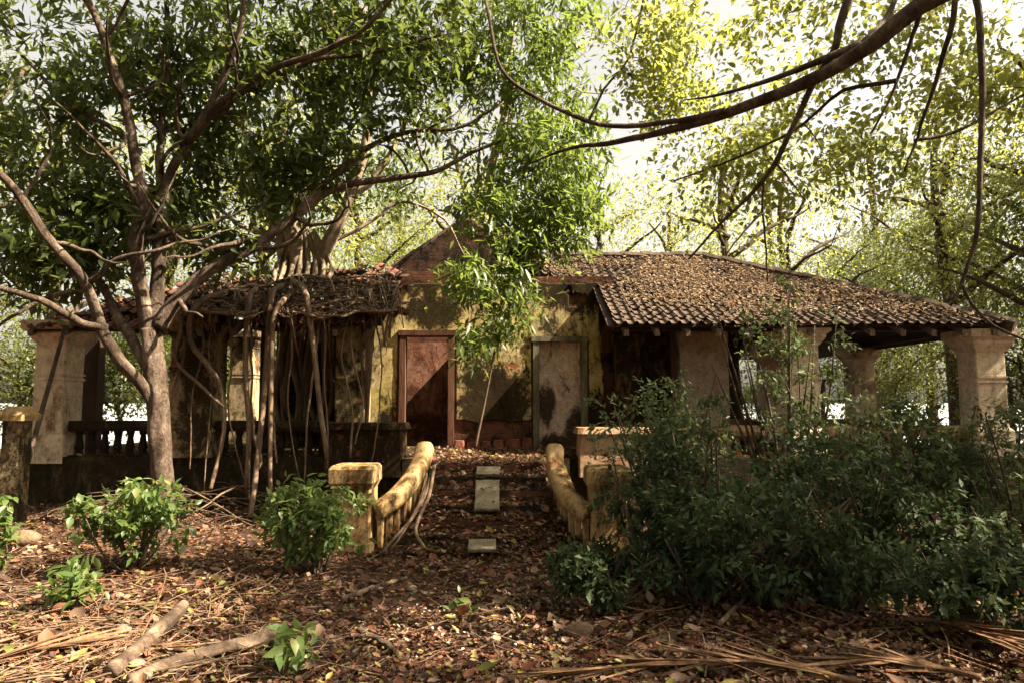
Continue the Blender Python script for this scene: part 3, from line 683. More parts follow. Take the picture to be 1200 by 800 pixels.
# ------------------------------------------------------------------ staircase
S = Thing('entrance_staircase', (STX, ST0, 0), 'leaf covered entrance steps with curved orange balustrades and pedestals', 'staircase')
for i in range(NST):
    st = MB(); hw = float(stair_hw(ST0 + STD * i)) + .02
    st.frus(STX, ST0 + STD * i + (11.3 - ST0 - STD * i) / 2, (-.3 if i == 0 else STR * i - .02), STR * (i + 1), hw, (11.3 - ST0 - STD * i) / 2, hw, (11.3 - ST0 - STD * i) / 2, .02)
    S.part('step', st, M['brick'] if i % 2 else M['mossy'])
def balustrade(pts, sgn):
    n = 46; P = pxline(pts, n)
    hr = MB()
    # half round rail: flattened tube
    Ah = nrm(np.cross(np.gradient(P, axis=0) * np.array([1, 1, 0]), np.array([0, 0, 1.0]))); Tn = nrm(np.gradient(P, axis=0)); Uh = np.cross(Ah, Tn)
    prof = [(-.11, -.085), (-.125, -.03), (-.118, .04), (-.09, .085), (-.04, .105), (.04, .105), (.09, .085), (.118, .04), (.125, -.03), (.11, -.085)]; kk = len(prof); ends = np.array([.55, .85] + [1] * (n - 4) + [1, 1])
    Vh = np.stack([P + Ah * (u * ends[:, None]) + Uh * (w_ * ends[:, None]) for u, w_ in prof], 1)
    Vh += (fbm(Vh * 5, 3, 3) - .5)[..., None] * .05 * np.array([1, 1, 1.0]) + (fbm(Vh * 22, 9, 2) - .5)[..., None] * .018
    hr.add(Vh, [(i_ * kk + j_, i_ * kk + (j_ + 1) % kk, (i_ + 1) * kk + (j_ + 1) % kk, (i_ + 1) * kk + j_) for i_ in range(n - 1) for j_ in range(kk)] + [tuple(range(kk - 1, -1, -1)), tuple((n - 1) * kk + j_ for j_ in range(kk))])
    o = S.part('handrail', hr, M['stair'], sm=True)
    cb = MB(); Q = P.copy(); Q[:, 2] -= .56
    A = nrm(np.cross(np.gradient(P, axis=0) * np.array([1, 1, 0]), np.array([0, 0, 1.0])))
    V = np.concatenate([Q - A * .14 + [0, 0, -.22], Q + A * .14 + [0, 0, -.22], Q + A * .12 + [0, 0, .05], Q - A * .12 + [0, 0, .05]])
    F = []
    for k in range(n - 1):
        for a in range(4):
            c = (a + 1) % 4; F.append((a*n+k, c*n+k, c*n+k+1, a*n+k+1))
    F += [(0, 3*n, 2*n, n), (n-1, 2*n-1, 3*n-1, 4*n-1)]
    cb.add(V, F); S.part('curb', cb, M['stair'], o)
    m = 10
    L = np.concatenate([[0], np.cumsum(np.linalg.norm(np.diff(P, axis=0), axis=1))]); L /= L[-1]
    for k in range(m):
        t = (k + .6) / (m + .2); p = np.array([np.interp(t, L, P[:, c]) for c in range(3)])
        b_ = MB(); b_.frus(p[0], p[1], p[2] - .53, p[2] - .09, .032, .06, .036, .065, .012); b_.frus(p[0], p[1], p[2] - .17, p[2] - .08, .036, .07, .055, .09, .012)
        S.part('baluster', b_, M['stair'], o)
balustrade([(499, 521, 9.55), (493, 541, 9.25), (482, 561, 8.95), (464, 582, 8.65), (440, 599, 8.42)], -1)
balustrade([(650, 522, 9.55), (651, 544, 9.25), (658, 567, 8.95), (671, 587, 8.65), (692, 602, 8.42)], 1)
def pedestal(px0, px1, Yf, ytop, mat):
    x0, x1 = PX(px0, Yf, 600), PX(px1, Yf, 600); z1 = PZ(ytop, Yf); c = (x0 + x1) / 2; hw = (x1 - x0) / 2; cy = Yf + hw
    m = MB(); m.frus(c, cy, -.3, z1 - .28, hw * .86, hw * .86, hw * .84, hw * .84, .02); o = S.part('pedestal', m, mat)
    k = MB(); k.frus(c, cy, z1 - .28, z1 - .2, hw * .84, hw * .84, hw * .98, hw * .98, .02); k.frus(c, cy, z1 - .2, z1 - .04, hw, hw, hw, hw, .02); k.frus(c, cy, z1 - .04, z1, hw, hw, hw * .9, hw * .9, .03); S.part('cap', k, mat, o)
    k = MB(); k.frus(c, cy, -.3, .12, hw * .95, hw * .95, hw * .95, hw * .95, .02); S.part('foot', k, mat, o)
pedestal(383, 437, 8.25, 546, M['stair'])
pedestal(689, 741, 8.3, 548, M['stair'])

dxs = np.linspace(-1, 1, 40); dys = np.linspace(ST0 - .42, 11.15, 50); DXg, DYg = np.meshgrid(dxs, dys); DXg = STX + DXg * stair_hw(DYg); di = np.arange(2000).reshape(50, 40)
S.part('soil_drift', mesh_np('soil_drift', np.stack([DXg, DYg, drift_h(DXg, DYg)], -1).reshape(-1, 3), np.stack([di[:-1, :-1], di[:-1, 1:], di[1:, 1:], di[1:, :-1]], -1).reshape(-1, 4)), M['soil'], sm=True)
# ------------------------------------------------------------------ loose stone slabs on the steps
def slab(px, py, wpx, dpx, label, z, Yc, rot):
    m = MB(); rs = random.Random(int(px * py)); ng = 20; ring = []
    for q in range(ng):
        u_ = q % 5 / 5 * 2 - 1; e_ = 1 + rs.uniform(-.06, .0); ring.append([(u_, -e_), (e_, u_), (-u_, e_), (-e_, -u_)][q // 5]); ring[-1] = (ring[-1][0] * wpx, ring[-1][1] * dpx)
    m.add([(a, c_, 0) for a, c_ in ring] + [(a, c_, .032 + rs.uniform(-.004, .004)) for a, c_ in ring] + [(a * .95, c_ * .95, .042) for a, c_ in ring], [(q, (q + 1) % ng, ng + (q + 1) % ng, ng + q) for q in range(ng)] + [(ng + q, ng + (q + 1) % ng, 2 * ng + (q + 1) % ng, 2 * ng + q) for q in range(ng)] + [tuple(range(2 * ng, 3 * ng)), tuple(range(ng - 1, -1, -1))])
    me = m.mesh('stone_slab'); c = at(px, py, Yc)
    o = put('stone_slab', me, M['slab'], label=label, cat='stone slab', group='pale slabs on the entrance steps'); o.location = (c[0], Yc, z); return o
s1 = slab(571, 580, .165, .33, 'larger pale stone slab leaning on the upper steps', .555, 9.17, 0); s1.rotation_euler = (math.radians(29), 0, .03)
s2 = slab(572, 557, .17, .10, 'short pale slab just above the larger slab', .815, 9.63, 0); s2.rotation_euler = (math.radians(29), 0, -.05)
s3 = slab(565, 634, .17, .17, 'lone pale slab lying at the foot of the steps', 0.085, 8.27, 0); s3.rotation_euler = (math.radians(9), 0, .04)

# ------------------------------------------------------------------ far-left pier, pole, stump, stones
pr = Thing('boundary_pier', at(18, 540, 9.6) * np.array([1, 1, 0]), 'short masonry pier with orange sloping cap at the left edge', 'pier')
c = pr.loc; zt = PZ(478, 9.6); m = MB(); m.frus(c[0], c[1], -.3, zt - .14, .13, .13, .13, .13, .02); pr.part('shaft', m, M['column_old'])
m = MB(); m.frus(c[0], c[1], zt - .17, zt - .09, .2, .2, .2, .2, .015); m.frus(c[0], c[1], zt - .09, zt + .03, .2, .2, .1, .1, .015); pr.part('cap', m, M['stair'])
m = MB(); m.tube(spline([at(76, 384, 10.6), at(52, 470, 10.1), at(30, 548, 9.7), at(6, 612, 9.4)], 12), np.linspace(.028, .042, 12), 8, .15)
put('leaning_pole', smooth(m.mesh('leaning_pole')), M['bark_grey'], label='dark wooden pole leaning against the left cream column', cat='pole')
m = MB(); p = ground_at(346, 655); m.tube([p + [0, 0, -.1], p + [.01, 0, .2], p + [.0, .02, .42]], [.12, .10, .085], 10, .3); put('tree_stump', m.mesh('tree_stump'), M['husk'], label='small broken brown stump behind the sunlit shrub', cat='stump')

# ------------------------------------------------------------------ trees
def tree_thing(name, T, base, bark, leafmat, label, cat='tree', group=None, leaf_kw=None, extra=None):
    th = Thing(name, base, label, cat, group)
    me = T.mb.mesh('trunk'); th.part('trunk', me, bark, sm=True)
    if T.tip: th.part('crown', T.leaves('crown', **(leaf_kw or {})), leafmat)
    return th
# big forked tree on the left
T = Tree(11); r = T.rng
bx = ground_at(190, 640); by = 9.3
base = np.array([PX(188, by, 620), by, 0.05])
T.limb(spline([base + [0, 0, -.2], at(190, 560, by), at(186, 480, by), at(181, 425, by), at(176, 385, by)], 48), .148, .122, 26, .32)
T.pl([(176, 395, 9.3), (166, 340, 9.3), (163, 280, 9.25), (168, 232, 9.2), (152, 160, 9.1), (136, 95, 8.9), (95, -10, 8.7), (60, -90, 8.5)], .105, .032, 60, sides=18, rough=.2, wob=.10)
T.pl([(180, 390, 9.35), (186, 330, 9.4), (186, 260, 9.4), (192, 215, 9.4), (215, 175, 9.3), (245, 125, 9.2), (272, 60, 9.0), (285, -20, 8.8)], .105, .03, 60, sides=18, rough=.2, wob=.10)
T.pl([(188, 245, 9.4), (190, 150, 9.6), (195, 60, 9.7), (192, -40, 9.7)], .065, .03, 16, sides=9, wob=.05)
T.pl([(186, 385, 9.3), (208, 347, 9.4), (245, 312, 9.6), (300, 285, 9.85), (345, 256, 10.0), (395, 222, 10.15), (470, 208, 10.3), (520, 198, 10.35), (556, 176, 10.4), (600, 160, 10.4)], .105, .018, 64, sides=18, rough=.2, wob=.10)
T.pl([(345, 256, 10.0), (375, 220, 10.1), (430, 175, 10.2), (480, 155, 10.2), (540, 150, 10.2), (590, 120, 10.2)], .06, .018, 18, sides=8, wob=.04)
T.pl([(216, 172, 9.3), (262, 118, 9.1), (320, 80, 8.9), (380, 60, 8.7), (420, 38, 8.5), (470, -10, 8.3)], .06, .02, 18, sides=9, wob=.05)
T.pl([(236, 140, 9.3), (300, 100, 9.4), (370, 70, 9.5), (430, 62, 9.5), (520, 40, 9.4)], .06, .02, 16, sides=8, wob=.05)
T.pl([(187, 490, 9.3), (172, 458, 9.25), (145, 425, 9.1), (124, 380, 8.9), (104, 335, 8.7), (60, 280, 8.4), (20, 225, 8.2), (-30, 180, 8.0)], .09, .042, 50, sides=18, rough=.2, wob=.10)
T.pl([(126, 385, 8.9), (80, 372, 8.6), (40, 350, 8.4), (-20, 330, 8.2)], .055, .03, 14, sides=8, wob=.06)
T.pl([(182, 445, 9.3), (160, 405, 9.3), (130, 355, 9.4), (105, 310, 9.6), (90, 230, 9.8)], .08, .035, 14, sides=9, wob=.05)
T.pl([(150, 165, 9.1), (130, 150, 9.4), (80, 120, 9.6), (20, 60, 9.8)], .05, .02, 12, sides=7, wob=.05)
T.fork(34, 1.0, 2.4, .5)
C = np.concatenate([
    pblob(r, 90, 150, 10.0, 190, 190, 1.6, 500, gap=.45, scale=.7), pblob(r, 300, 90, 10.2, 230, 150, 1.4, 620, gap=.45, scale=.7), pblob(r, 180, 250, 10.0, 190, 60, .9, 200, gap=.45, scale=.6),
    pblob(r, 470, 60, 10.2, 150, 120, 1.2, 320, gap=.46, scale=.6), pblob(r, 60, 305, 9.6, 110, 60, .8, 170, gap=.43, scale=.6), pblob(r, 265, 300, 10.2, 60, 35, .5, 40, gap=.42), pblob(r, 330, 200, 10.5, 120, 60, .7, 130, gap=.46, scale=.6), blob(r, (-2.8, 9.6, 9.6), (3.6, 2.6, 1.4), 430, gap=.43, scale=1.2)])  # last blob: unseen upper canopy, added to shade the lower crown
T.grow(C, maxlen=3.5, rmax=.022)
tree_thing('forked_tree', T, base, M['bark_brown'], M['leaf_mango'], 'large forked tree with reddish bark in front of the left porch', leaf_kw=dict(per=10, L=.195, asp=.34, spread=.22, droop=.3))
# long leaved tree hanging down in the middle: grows from behind the left porch roof corner
T = Tree(12); r = T.rng
base = np.array([PX(700, 16.8), 16.8, 0.0])
base = np.array([-1.2, 17.6, 0.0])
T.limb(spline([base + [0, 0, -.2], base + [.1, -.1, 3], base + [.5, -1.6, 6.2], base + [1.0, -4.2, 7.6], at(620, 70, 11.8), at(650, 110, 10.8)], 30), .11, .02, 12, .12, wob=.1)
T.limb(spline([base + [1.0, -4.2, 7.6], at(600, 10, 12), at(570, 10, 11.4)], 12), .06, .03, 8, .12, wob=.06)
T.limb(spline([base + [.5, -1.6, 6.2], at(600, 100, 13), at(590, 190, 11.6), at(578, 270, 10.5), at(570, 330, 9.9)], 20), .06, .015, 8, .12, wob=.06)
T.fork(10, .8, 1.6, .2, .02)
C = np.concatenate([
    pblob(r, 640, 60, 11.0, 110, 120, 1.4, 330, gap=.45, scale=.6), pblob(r, 645, 190, 10.8, 90, 100, 1.0, 300, gap=.45, scale=.55), pblob(r, 665, 262, 10.6, 62, 46, .7, 130, gap=.42, scale=.5),
    pblob(r, 560, 110, 11.0, 80, 110, .9, 160, gap=.47, scale=.6), pblob(r, 590, 255, 10.4, 75, 45, .6, 110, gap=.42, scale=.5), pblob(r, 570, 350, 9.8, 66, 58, .5, 90, gap=.42, scale=.5), pblob(r, 552, 408, 9.8, 42, 30, .3, 24, gap=.36), pblob(r, 610, 300, 10.2, 55, 40, .5, 60, gap=.42, scale=.5)])
T.grow(C, maxlen=4, arch=.1)
tree_thing('drooping_tree', T, base, M['bark_pale'], M['leaf_fresh'], 'long leaved tree whose foliage hangs down before the ochre wall', leaf_kw=dict(per=11, L=.18, asp=.27, spread=.22, droop=.5))
# sapling stem on the veranda
T = Tree(13)
b0 = np.array([PX(556, 12.2), 12.2, FLOOR]); T.limb(spline([b0, at(566, 480, 12.2), at(576, 430, 12.1), at(584, 390, 12.0)], 12), .027, .015, 7, .1)
T.grow(blob(T.rng, at(585, 385, 11.9), (.4, .3, .4), 22, gap=.2), arch=.2)
tree_thing('sapling', T, b0, M['root'], M['leaf_mango'], 'thin sapling rooted on the veranda between the two doorways', 'sapling', leaf_kw=dict(per=9, L=.2, asp=.28, spread=.12, droop=.5))

# strangler fig on the left roof, with hanging roots
T = Tree(14); r = T.rng; zb = 3.9
base = at(352, 322, 12.7)
for pts, a, bb in (([(350, 330, 12.7), (346, 280, 12.7), (345, 230, 12.8), (370, 150, 12.9), (385, 60, 13), (395, -40, 13)], .19, .06),
                   ([(366, 328, 12.7), (385, 285, 12.6), (405, 240, 12.6), (425, 180, 12.6), (432, 100, 12.6), (425, 10, 12.5)], .15, .05),
                   ([(336, 330, 12.7), (330, 285, 12.8), (310, 235, 13), (290, 170, 13.2), (282, 90, 13.3)], .12, .04),
                   ([(345, 232, 12.8), (365, 180, 12.6), (372, 120, 12.5), (345, 40, 12.4)], .08, .03),
                   ([(405, 240, 12.6), (450, 190, 12.8), (480, 130, 13), (500, 60, 13)], .07, .03),
                   ([(385, 285, 12.6), (430, 262, 12.8), (470, 235, 13), (520, 255, 12.9), (545, 300, 12.7)], .04, .015),
                   ([(330, 285, 12.8), (290, 270, 12.8), (250, 240, 13)], .06, .03)):
    T.pl(pts, a, bb, 18, sides=10, rough=.2, wob=.08)
for k in range(8):   # fluted root stems running into the roof
    xk = 322 + k * 9; T.pl([(345 + k * 3, 270, 12.65), (xk + 3, 310, 12.55), (xk - 4, 338, 12.1), (xk - 10 + 3 * k, 352, 11.6)], .06, .03, 10, sides=7, rough=.2, wob=.04)
C = np.concatenate([pblob(r, 390, 60, 13.2, 140, 120, 1.8, 300, gap=.47), pblob(r, 440, 200, 13.4, 80, 60, 1.2, 110, gap=.47), pblob(r, 300, 190, 13.4, 110, 70, 1.3, 140, gap=.47), pblob(r, 350, 240, 13.0, 80, 40, 1, 60, gap=.45)])
T.grow(C, maxlen=3.5)
fig = tree_thing('strangler_fig', T, base, M['bark_pale'], M['leaf_fig'], 'pale strangler fig rooted on the left porch roof with hanging roots', leaf_kw=dict(per=14, L=.13, asp=.4, spread=.26, droop=.2))
def root(pts, r0, r1, n=18, wob=.05):
    m = MB(); P = pxline(pts, n); 
    for c in range(3): P[:, c] += wob * (fbm2(np.linspace(0, 4, n), np.full(n, 2.7 * c + pts[0][0]), 77, 3) - .5)
    m.tube(P, np.linspace(r0, r1, n), 7, .15); fig.part('hanging_root', m, M['root'], sm=True)
root([(300, 335, 12), (240, 350, 11.2), (223, 370, 10.9), (224, 402, 10.9), (245, 430, 10.8), (259, 455, 10.8), (262, 500, 10.7), (253, 545, 10.6), (246, 572, 10.4)], .055, .03)
root([(300, 340, 11.6), (291, 352, 10.9), (288, 430, 10.8), (291, 500, 10.7), (288, 572, 10.4)], .05, .035)
root([(294, 470, 10.8), (297, 510, 10.7), (306, 540, 10.6), (300, 552, 10.5)], .03, .02)
root([(330, 335, 11.6), (317, 348, 10.9), (314, 400, 10.8), (309, 470, 10.7), (300, 560, 10.3), (294, 606, 10.0)], .05, .04)
root([(352, 335, 11.5), (332, 352, 10.8), (320, 372, 10.7), (318, 430, 10.6), (317, 520, 10.4), (318, 600, 10.1)], .05, .03)
root([(345, 330, 11.6), (359, 345, 10.8), (366, 395, 10.7), (375, 470, 10.5), (383, 538, 10.2)], .055, .035)
root([(430, 345, 11.6), (440, 362, 11.3), (434, 392, 11.3), (431, 440, 11.3), (431, 480, 11.4), (428, 535, 11.3)], .10, .025)
root([(412, 340, 11.6), (420, 365, 11.3), (424, 420, 11.3), (426, 480, 11.3)], .03, .02)
root([(205, 352, 11.4), (212, 380, 10.9), (206, 420, 10.9), (232, 450, 10.8), (262, 476, 10.7)], .03, .025)
for k in range(14):
    x = 195 + k * 19 + rb.uniform(-6, 6); root([(x + rb.uniform(-8, 8), 362, 11.1), (x + rb.uniform(-8, 8), 410, 10.95), (x + rb.uniform(-10, 10), 470, 10.85), (x + rb.uniform(-14, 14), rb.uniform(520, 590), 10.5)], rb.uniform(.012, .03), rb.uniform(.008, .02), wob=.12)
for k in range(9):
    x = 326 + k * 7; root([(x + 6, 375, 13.9), (x + rb.uniform(-5, 8), 420, 13.9), (x + rb.uniform(-9, 9), 465, 13.85), (x + rb.uniform(-12, 12), 505, 13.7)], rb.uniform(.04, .11), rb.uniform(.03, .06))
tg = MB()
for k in range(460):   # the root mat over the roof, some strands hanging over the eave
    x0 = rb.uniform(225, 458); y0 = rb.uniform(316, 372); Y0 = 12.6 - (y0 - 318) / 50 * 1.7
    ang = rb.gauss(0, 1.0); ln = rb.uniform(25, 110); pts = []; xa, ya = x0, y0
    for j in range(6):
        yb_ = 314 + 26 * float(fbm2(np.array(xa * .03), np.array(1.0), 5, 2)); yy = min(358 + 20 * float(fbm2(np.array(xa * .045), np.array(4.0), 7, 2)), max(yb_, ya)); pts.append((min(430 + 45 * float(fbm2(np.array(ya * .06), np.array(9.0), 3, 2)), xa), yy, 12.6 - (yy - 318) / 50 * 1.7 - .05 - rb.uniform(0, .22))); xa += math.cos(ang) * ln / 6; ya += math.sin(ang) * ln * .4 / 6 + rb.uniform(-3, 3); ang += rb.gauss(0, .55)
    if rb.random() < .22: pts.append((pts[-1][0] + rb.uniform(-10, 10), pts[-1][1] + rb.uniform(10, 55), 10.85))
    q = rb.choice((.005, .007, .009, .013, .02, .03)); tg.tube(pxline(pts, 14), np.linspace(q, q * .5, 14), 5)
fig.part('root_mat', tg, M['root'], sm=True, kind='stuff')
gr_ = MB()
for k in range(120):   # roots sprawling over the plinth and ground
    x0 = rb.uniform(90, 380); Y0 = rb.uniform(9.8, 11.0); p0 = np.array([PX(x0, Y0), Y0, rb.uniform(.0, .55)]); P = [p0]
    a = rb.uniform(0, 6.28)
    for j in range(4): P.append(P[-1] + np.array([math.cos(a) * .35, math.sin(a) * .12 - .08, -.08 + rb.uniform(-.1, .1)])); a += rb.gauss(0, .4)
    P = np.array(P); P[:, 2] = np.maximum(P[:, 2], ground_h(P[:, 0], P[:, 1]) + .01); q = rb.choice((.005, .007, .01, .016)); gr_.tube(spline(P, 10), np.linspace(q, q * .5, 10), 5)
fig.part('ground_root', gr_, M['root'], sm=True, kind='stuff')
# roots climbing along the left balustrade
cr = Thing('climbing_root', at(452, 645, 8.5), 'pale woody root climbing the left stair balustrade', 'root')
for pts, a in (([(506, 547, 9.35), (500, 575, 9.0), (484, 605, 8.6), (464, 628, 8.3), (446, 648, 8.15)], .022), ([(509, 545, 9.3), (503, 580, 8.95), (494, 600, 8.65), (487, 622, 8.4), (498, 642, 8.2)], .024), ([(502, 562, 9.2), (490, 592, 8.75), (472, 624, 8.35), (456, 646, 8.2)], .018), ([(494, 548, 9.4), (506, 547, 9.35), (516, 540, 9.4)], .016)):
    m = MB(); m.tube(pxline(pts, 14), np.linspace(a, a * .9, 14), 7, .2); cr.part('root_strand', m, M['root'], sm=True)

# big tree to the right, its limbs reach into the picture from outside
T = Tree(15); r = T.rng
base = np.array([9.6, 4.2, 0.0])
T.limb(spline([base + [0, 0, -.2], base + [-.1, 0, 2.5], base + [-.4, .1, 5.2], base + [-.3, .2, 7.5], base + [.2, .3, 9.5]], 20), .36, .12, 14, .15)
P = T.limb(spline([base + [-.4, .1, 6.6], base + [-2.2, .1, 6.9], at(1260, -75, 4.9), at(1095, -5, 5.1), at(1010, 52, 5.3), at(930, 98, 5.6), at(850, 130, 6.0), at(780, 152, 6.3), at(712, 168, 6.6), at(660, 172, 6.8), at(615, 190, 7.0)], 70), .105, .006, 16, .14, wob=.08)
T.pl([(1010, 52, 5.3), (960, 72, 5.5), (900, 95, 5.7), (840, 112, 5.9), (800, 118, 6.0)], .035, .005, 14, sides=8)
T.pl([(850, 130, 6.0), (800, 141, 6.2), (740, 147, 6.4), (690, 142, 6.5), (640, 122, 6.6), (600, 95, 6.6), (580, 60, 6.6), (568, 0, 6.6)], .03, .016, 24, sides=8, wob=.03)
T.pl([(1000, -20, 5.4), (985, 30, 5.45), (978, 60, 5.5), (950, 100, 5.6), (928, 150, 5.7), (905, 195, 5.8), (880, 228, 5.9), (845, 262, 6.0), (806, 302, 6.0)], .036, .009, 24, sides=8, wob=.03)
T.pl([(895, 210, 5.85), (893, 250, 5.9), (898, 300, 5.9), (900, 330, 5.9)], .012, .006, 10, sides=6, wob=.03)
T.pl([(893, 250, 5.9), (870, 275, 5.9), (850, 298, 5.9)], .012, .006, 8, sides=6, wob=.03)
T.pl([(908, 190, 5.8), (925, 210, 5.8), (943, 235, 5.8)], .012, .005, 8, sides=6)
T.pl([(1080, 10, 5.15), (1066, 50, 5.2), (1046, 110, 5.25), (1022, 156, 5.3)], .02, .008, 12, sides=8, wob=.02)
T.pl([(1120, -20, 5.0), (1115, 30, 5.05), (1100, 80, 5.2), (1085, 130, 5.3), (1072, 168, 5.4), (1058, 200, 5.4)], .024, .008, 14, sides=8, wob=.03)
T.pl([(1072, 165, 5.4), (1120, 155, 5.5), (1170, 128, 5.6), (1210, 105, 5.7)], .016, .01, 10, sides=6)
T.pl([(1140, -20, 4.6), (1150, 30, 4.6), (1153, 100, 4.6), (1150, 180, 4.6), (1143, 250, 4.6), (1141, 292, 4.6), (1128, 335, 4.6), (1112, 358, 4.6)], .026, .010, 24, sides=8, wob=.03)
T.pl([(1128, 335, 4.6), (1140, 358, 4.6), (1165, 382, 4.6), (1205, 400, 4.6)], .012, .008, 10, sides=6)
T.pl([(1050, 95, 5.2), (980, 110, 5.6), (930, 150, 6), (850, 190, 6.6), (790, 210, 7)], .02, .008, 14, sides=6, wob=.05)
T.pl([(1010, 52, 5.3), (1040, 20, 5.6), (1060, -30, 6)], .03, .02, 8, sides=7)
T.pl([(690, 142, 6.5), (712, 100, 6.6), (735, 75, 6.7), (752, 20, 6.8), (760, -30, 6.8)], .014, .01, 10, sides=6, wob=.04)
T.limb(spline([base + [-.3, .2, 7.3], base + [-1, .2, 8.2], base + [-1.8, -.3, 8.8]], 14), .12, .03, 9, .1, wob=.15)
T.limb(spline([base + [-.1, 0, 6.0], base + [1.5, 1.2, 7.6], base + [2.5, 3.0, 9.0]], 14), .13, .03, 9, .1, wob=.15)
T.limb(spline([base + [-.3, .2, 8], base + [.8, -1.5, 9], base + [1.5, -3, 9.6]], 14), .1, .03, 9, .1, wob=.15)
C1 = np.concatenate([
    pblob(r, 880, 50, 6.6, 170, 70, 1.0, 170, gap=.46, scale=.6), pblob(r, 1010, 200, 6.6, 130, 60, .9, 90, gap=.46, scale=.6), pblob(r, 1130, 110, 6.2, 80, 80, .8, 90, gap=.46, scale=.6), pblob(r, 850, 200, 6.8, 120, 70, .9, 80, gap=.46, scale=.6), pblob(r, 760, 60, 6.9, 70, 80, .7, 100, gap=.46, scale=.6)])
SDN = np.array(sd)
def clear_of(C, spots):
    for p_, rr_ in spots:
        d_ = C - p_; d_ = d_ - (d_ @ SDN)[:, None] * SDN; C = C[np.linalg.norm(d_, axis=1) > rr_]
    return C
GAPS = [(ground_at(545, 740), .75), (ground_at(1065, 705), .45), (ground_at(150, 650) + [0, 0, .5], .7), (ground_at(390, 670) + [0, 0, .5], .6), (at(408, 540, 8.5), .4), (at(470, 572, 8.8), .3)]  # spots whose sun rays are cleared of leaf clusters to make sun patches
C1 = clear_of(np.concatenate([C1, pblob(r, 930, 130, 7.2, 170, 80, .8, 130, gap=.45, scale=.6), pblob(r, 1080, 50, 6.6, 110, 70, .7, 90, gap=.45, scale=.6), pblob(r, 800, 110, 7.2, 110, 110, .8, 110, gap=.45, scale=.6)]), [(p_, r_ * .45) for p_, r_ in GAPS])
T.grow(C1, maxlen=2.6, arch=.05, rmax=.012, tipr=.004)
N1 = len(T.tip)
C2 = np.concatenate([blob(r, (8.3, 4.9, 8.9), (2.6, 2.9, 1.3), 960, gap=.38, scale=1.3), blob(r, (12.0, 6.4, 9.0), (3.0, 3.0, 1.6), 800, gap=.36, scale=1.3), blob(r, (10.9, 1.6, 8.9), (2.8, 2.2, 1.4), 520, gap=.40, scale=1.3), blob(r, (7.6, 7.9, 9.1), (2.2, 1.7, 1.0), 420, gap=.36, scale=1.1)])  # upper crown out of view, placed and thickened to shade path and thicket
C2 = clear_of(C2, GAPS)
T.grow(C2, maxlen=4)
ov = tree_thing('overhanging_tree', T, base, M['bark_brown'], M['leaf_lime'], 'tree outside the right edge whose long bare limb crosses the upper sky', leaf_kw=dict(per=11, L=.075, asp=.55, spread=.2, droop=.25, tpl=T_HI, back=.35, b=N1))
ov.part('crown', T.leaves('crown', per=11, L=.125, asp=.6, spread=.35, droop=.2, a=N1), M['leaf_lime'])

# ------------------------------------------------------------------ background trees: a few kinds, copied
def bg_tree_src(seed, h, cr, n, leafmat, L, per, gap, asp=.45, low=.25):
    T = Tree(seed); r = T.rng
    T.limb(spline([(0, 0, -.3), (r.normal(0, .15), r.normal(0, .15), h * .3), (r.normal(0, .4), r.normal(0, .3), h * .6), (r.normal(0, .6), r.normal(0, .4), h * .9)], 18), h * .022, h * .006, 9, .15, wob=.15)
    nb = 9
    for k in range(nb):
        a = k * 2.4 + r.uniform(0, .6); z = h * (.3 + .5 * k / nb); q = cr * r.uniform(.5, .9)
        T.limb(spline([(0, 0, z), (math.cos(a) * q * .5, math.sin(a) * q * .5, z + q * .35), (math.cos(a) * q, math.sin(a) * q, z + q * .6)], 10), h * .009, .02, 6, .1, wob=.15)
    C = np.concatenate([blob(r, (0, 0, h * .68), (cr, cr, h * .33), int(n * .6), gap=gap, scale=1.4, shell=.4, seed=seed), blob(r, (0, 0, h * (.5 + low * .2)), (cr * .9, cr * .9, h * (.3 + low * .3)), int(n * .4), gap=gap, scale=1.4, shell=.4, seed=seed)])
    C = C[C[:, 2] > .4]
    T.grow(C, maxlen=6, sides=3)
    return T.mb.mesh('trunk'), T.leaves('crown', per=per, L=L, asp=asp, spread=.35, droop=.2)
SRC = {}
def bg_src(kind, *a, bark='bark_grey', **k):
    t, c = bg_tree_src(*a, **k); smooth(t); t.materials.append(M[bark]); c.materials.append(a[4]); SRC[kind] = (t, c)
bg_src('lime', 41, 11, 3.3, 520, M['leaf_lime'], .13, 15, .49)
bg_src('green', 42, 12, 3.6, 520, M['leaf_bg'], .145, 17, .48)
bg_src('dark', 43, 10, 3.6, 620, M['leaf_olive'], .145, 17, .45)
bg_src('bush', 44, 4.2, 2.2, 420, M['leaf_bg'], .12, 16, .42, low=1.0)
bg_src('sparse', 45, 10, 3.2, 420, M['leaf_lime'], .12, 12, .48)
def bg(kind, px, Y, scale, label, name=None, group='trees behind the house', z=None, sz=1.0):
    x = PX(px, Y); zz = float(ground_h(np.array(x), np.array(Y))) if z is None else z
    o = empty(name or {'lime': 'pale_tree', 'green': 'leafy_tree', 'dark': 'dark_tree', 'bush': 'wild_bush', 'sparse': 'thin_tree'}[kind], (x, Y, zz), label, 'bush' if kind == 'bush' else 'tree', group)
    o.rotation_euler = (0, 0, rb.uniform(0, 6.28)); o.scale = (scale, scale, scale * sz)
    for nm, me in zip(('trunk', 'crown'), SRC[kind]): put(nm, me, parent=o)
bg('green', -60, 17, 1.0, 'leafy tree at the far left behind the porch end')
bg('sparse', 60, 20, 1.15, 'thin airy tree behind the left cream column')
bg('sparse', 190, 21, 1.1, 'thin airy tree behind the forked trunk')
bg('lime', 300, 19, 1.1, 'yellow green tree behind the fig on the left roof')
bg('lime', 420, 23, .95, 'yellow green tree left of the gable')
bg('green', 470, 28, 1.0, 'distant leafy tree seen left of the gable')
bg('lime', 560, 22, 1.05, 'yellow green tree directly behind the gable')
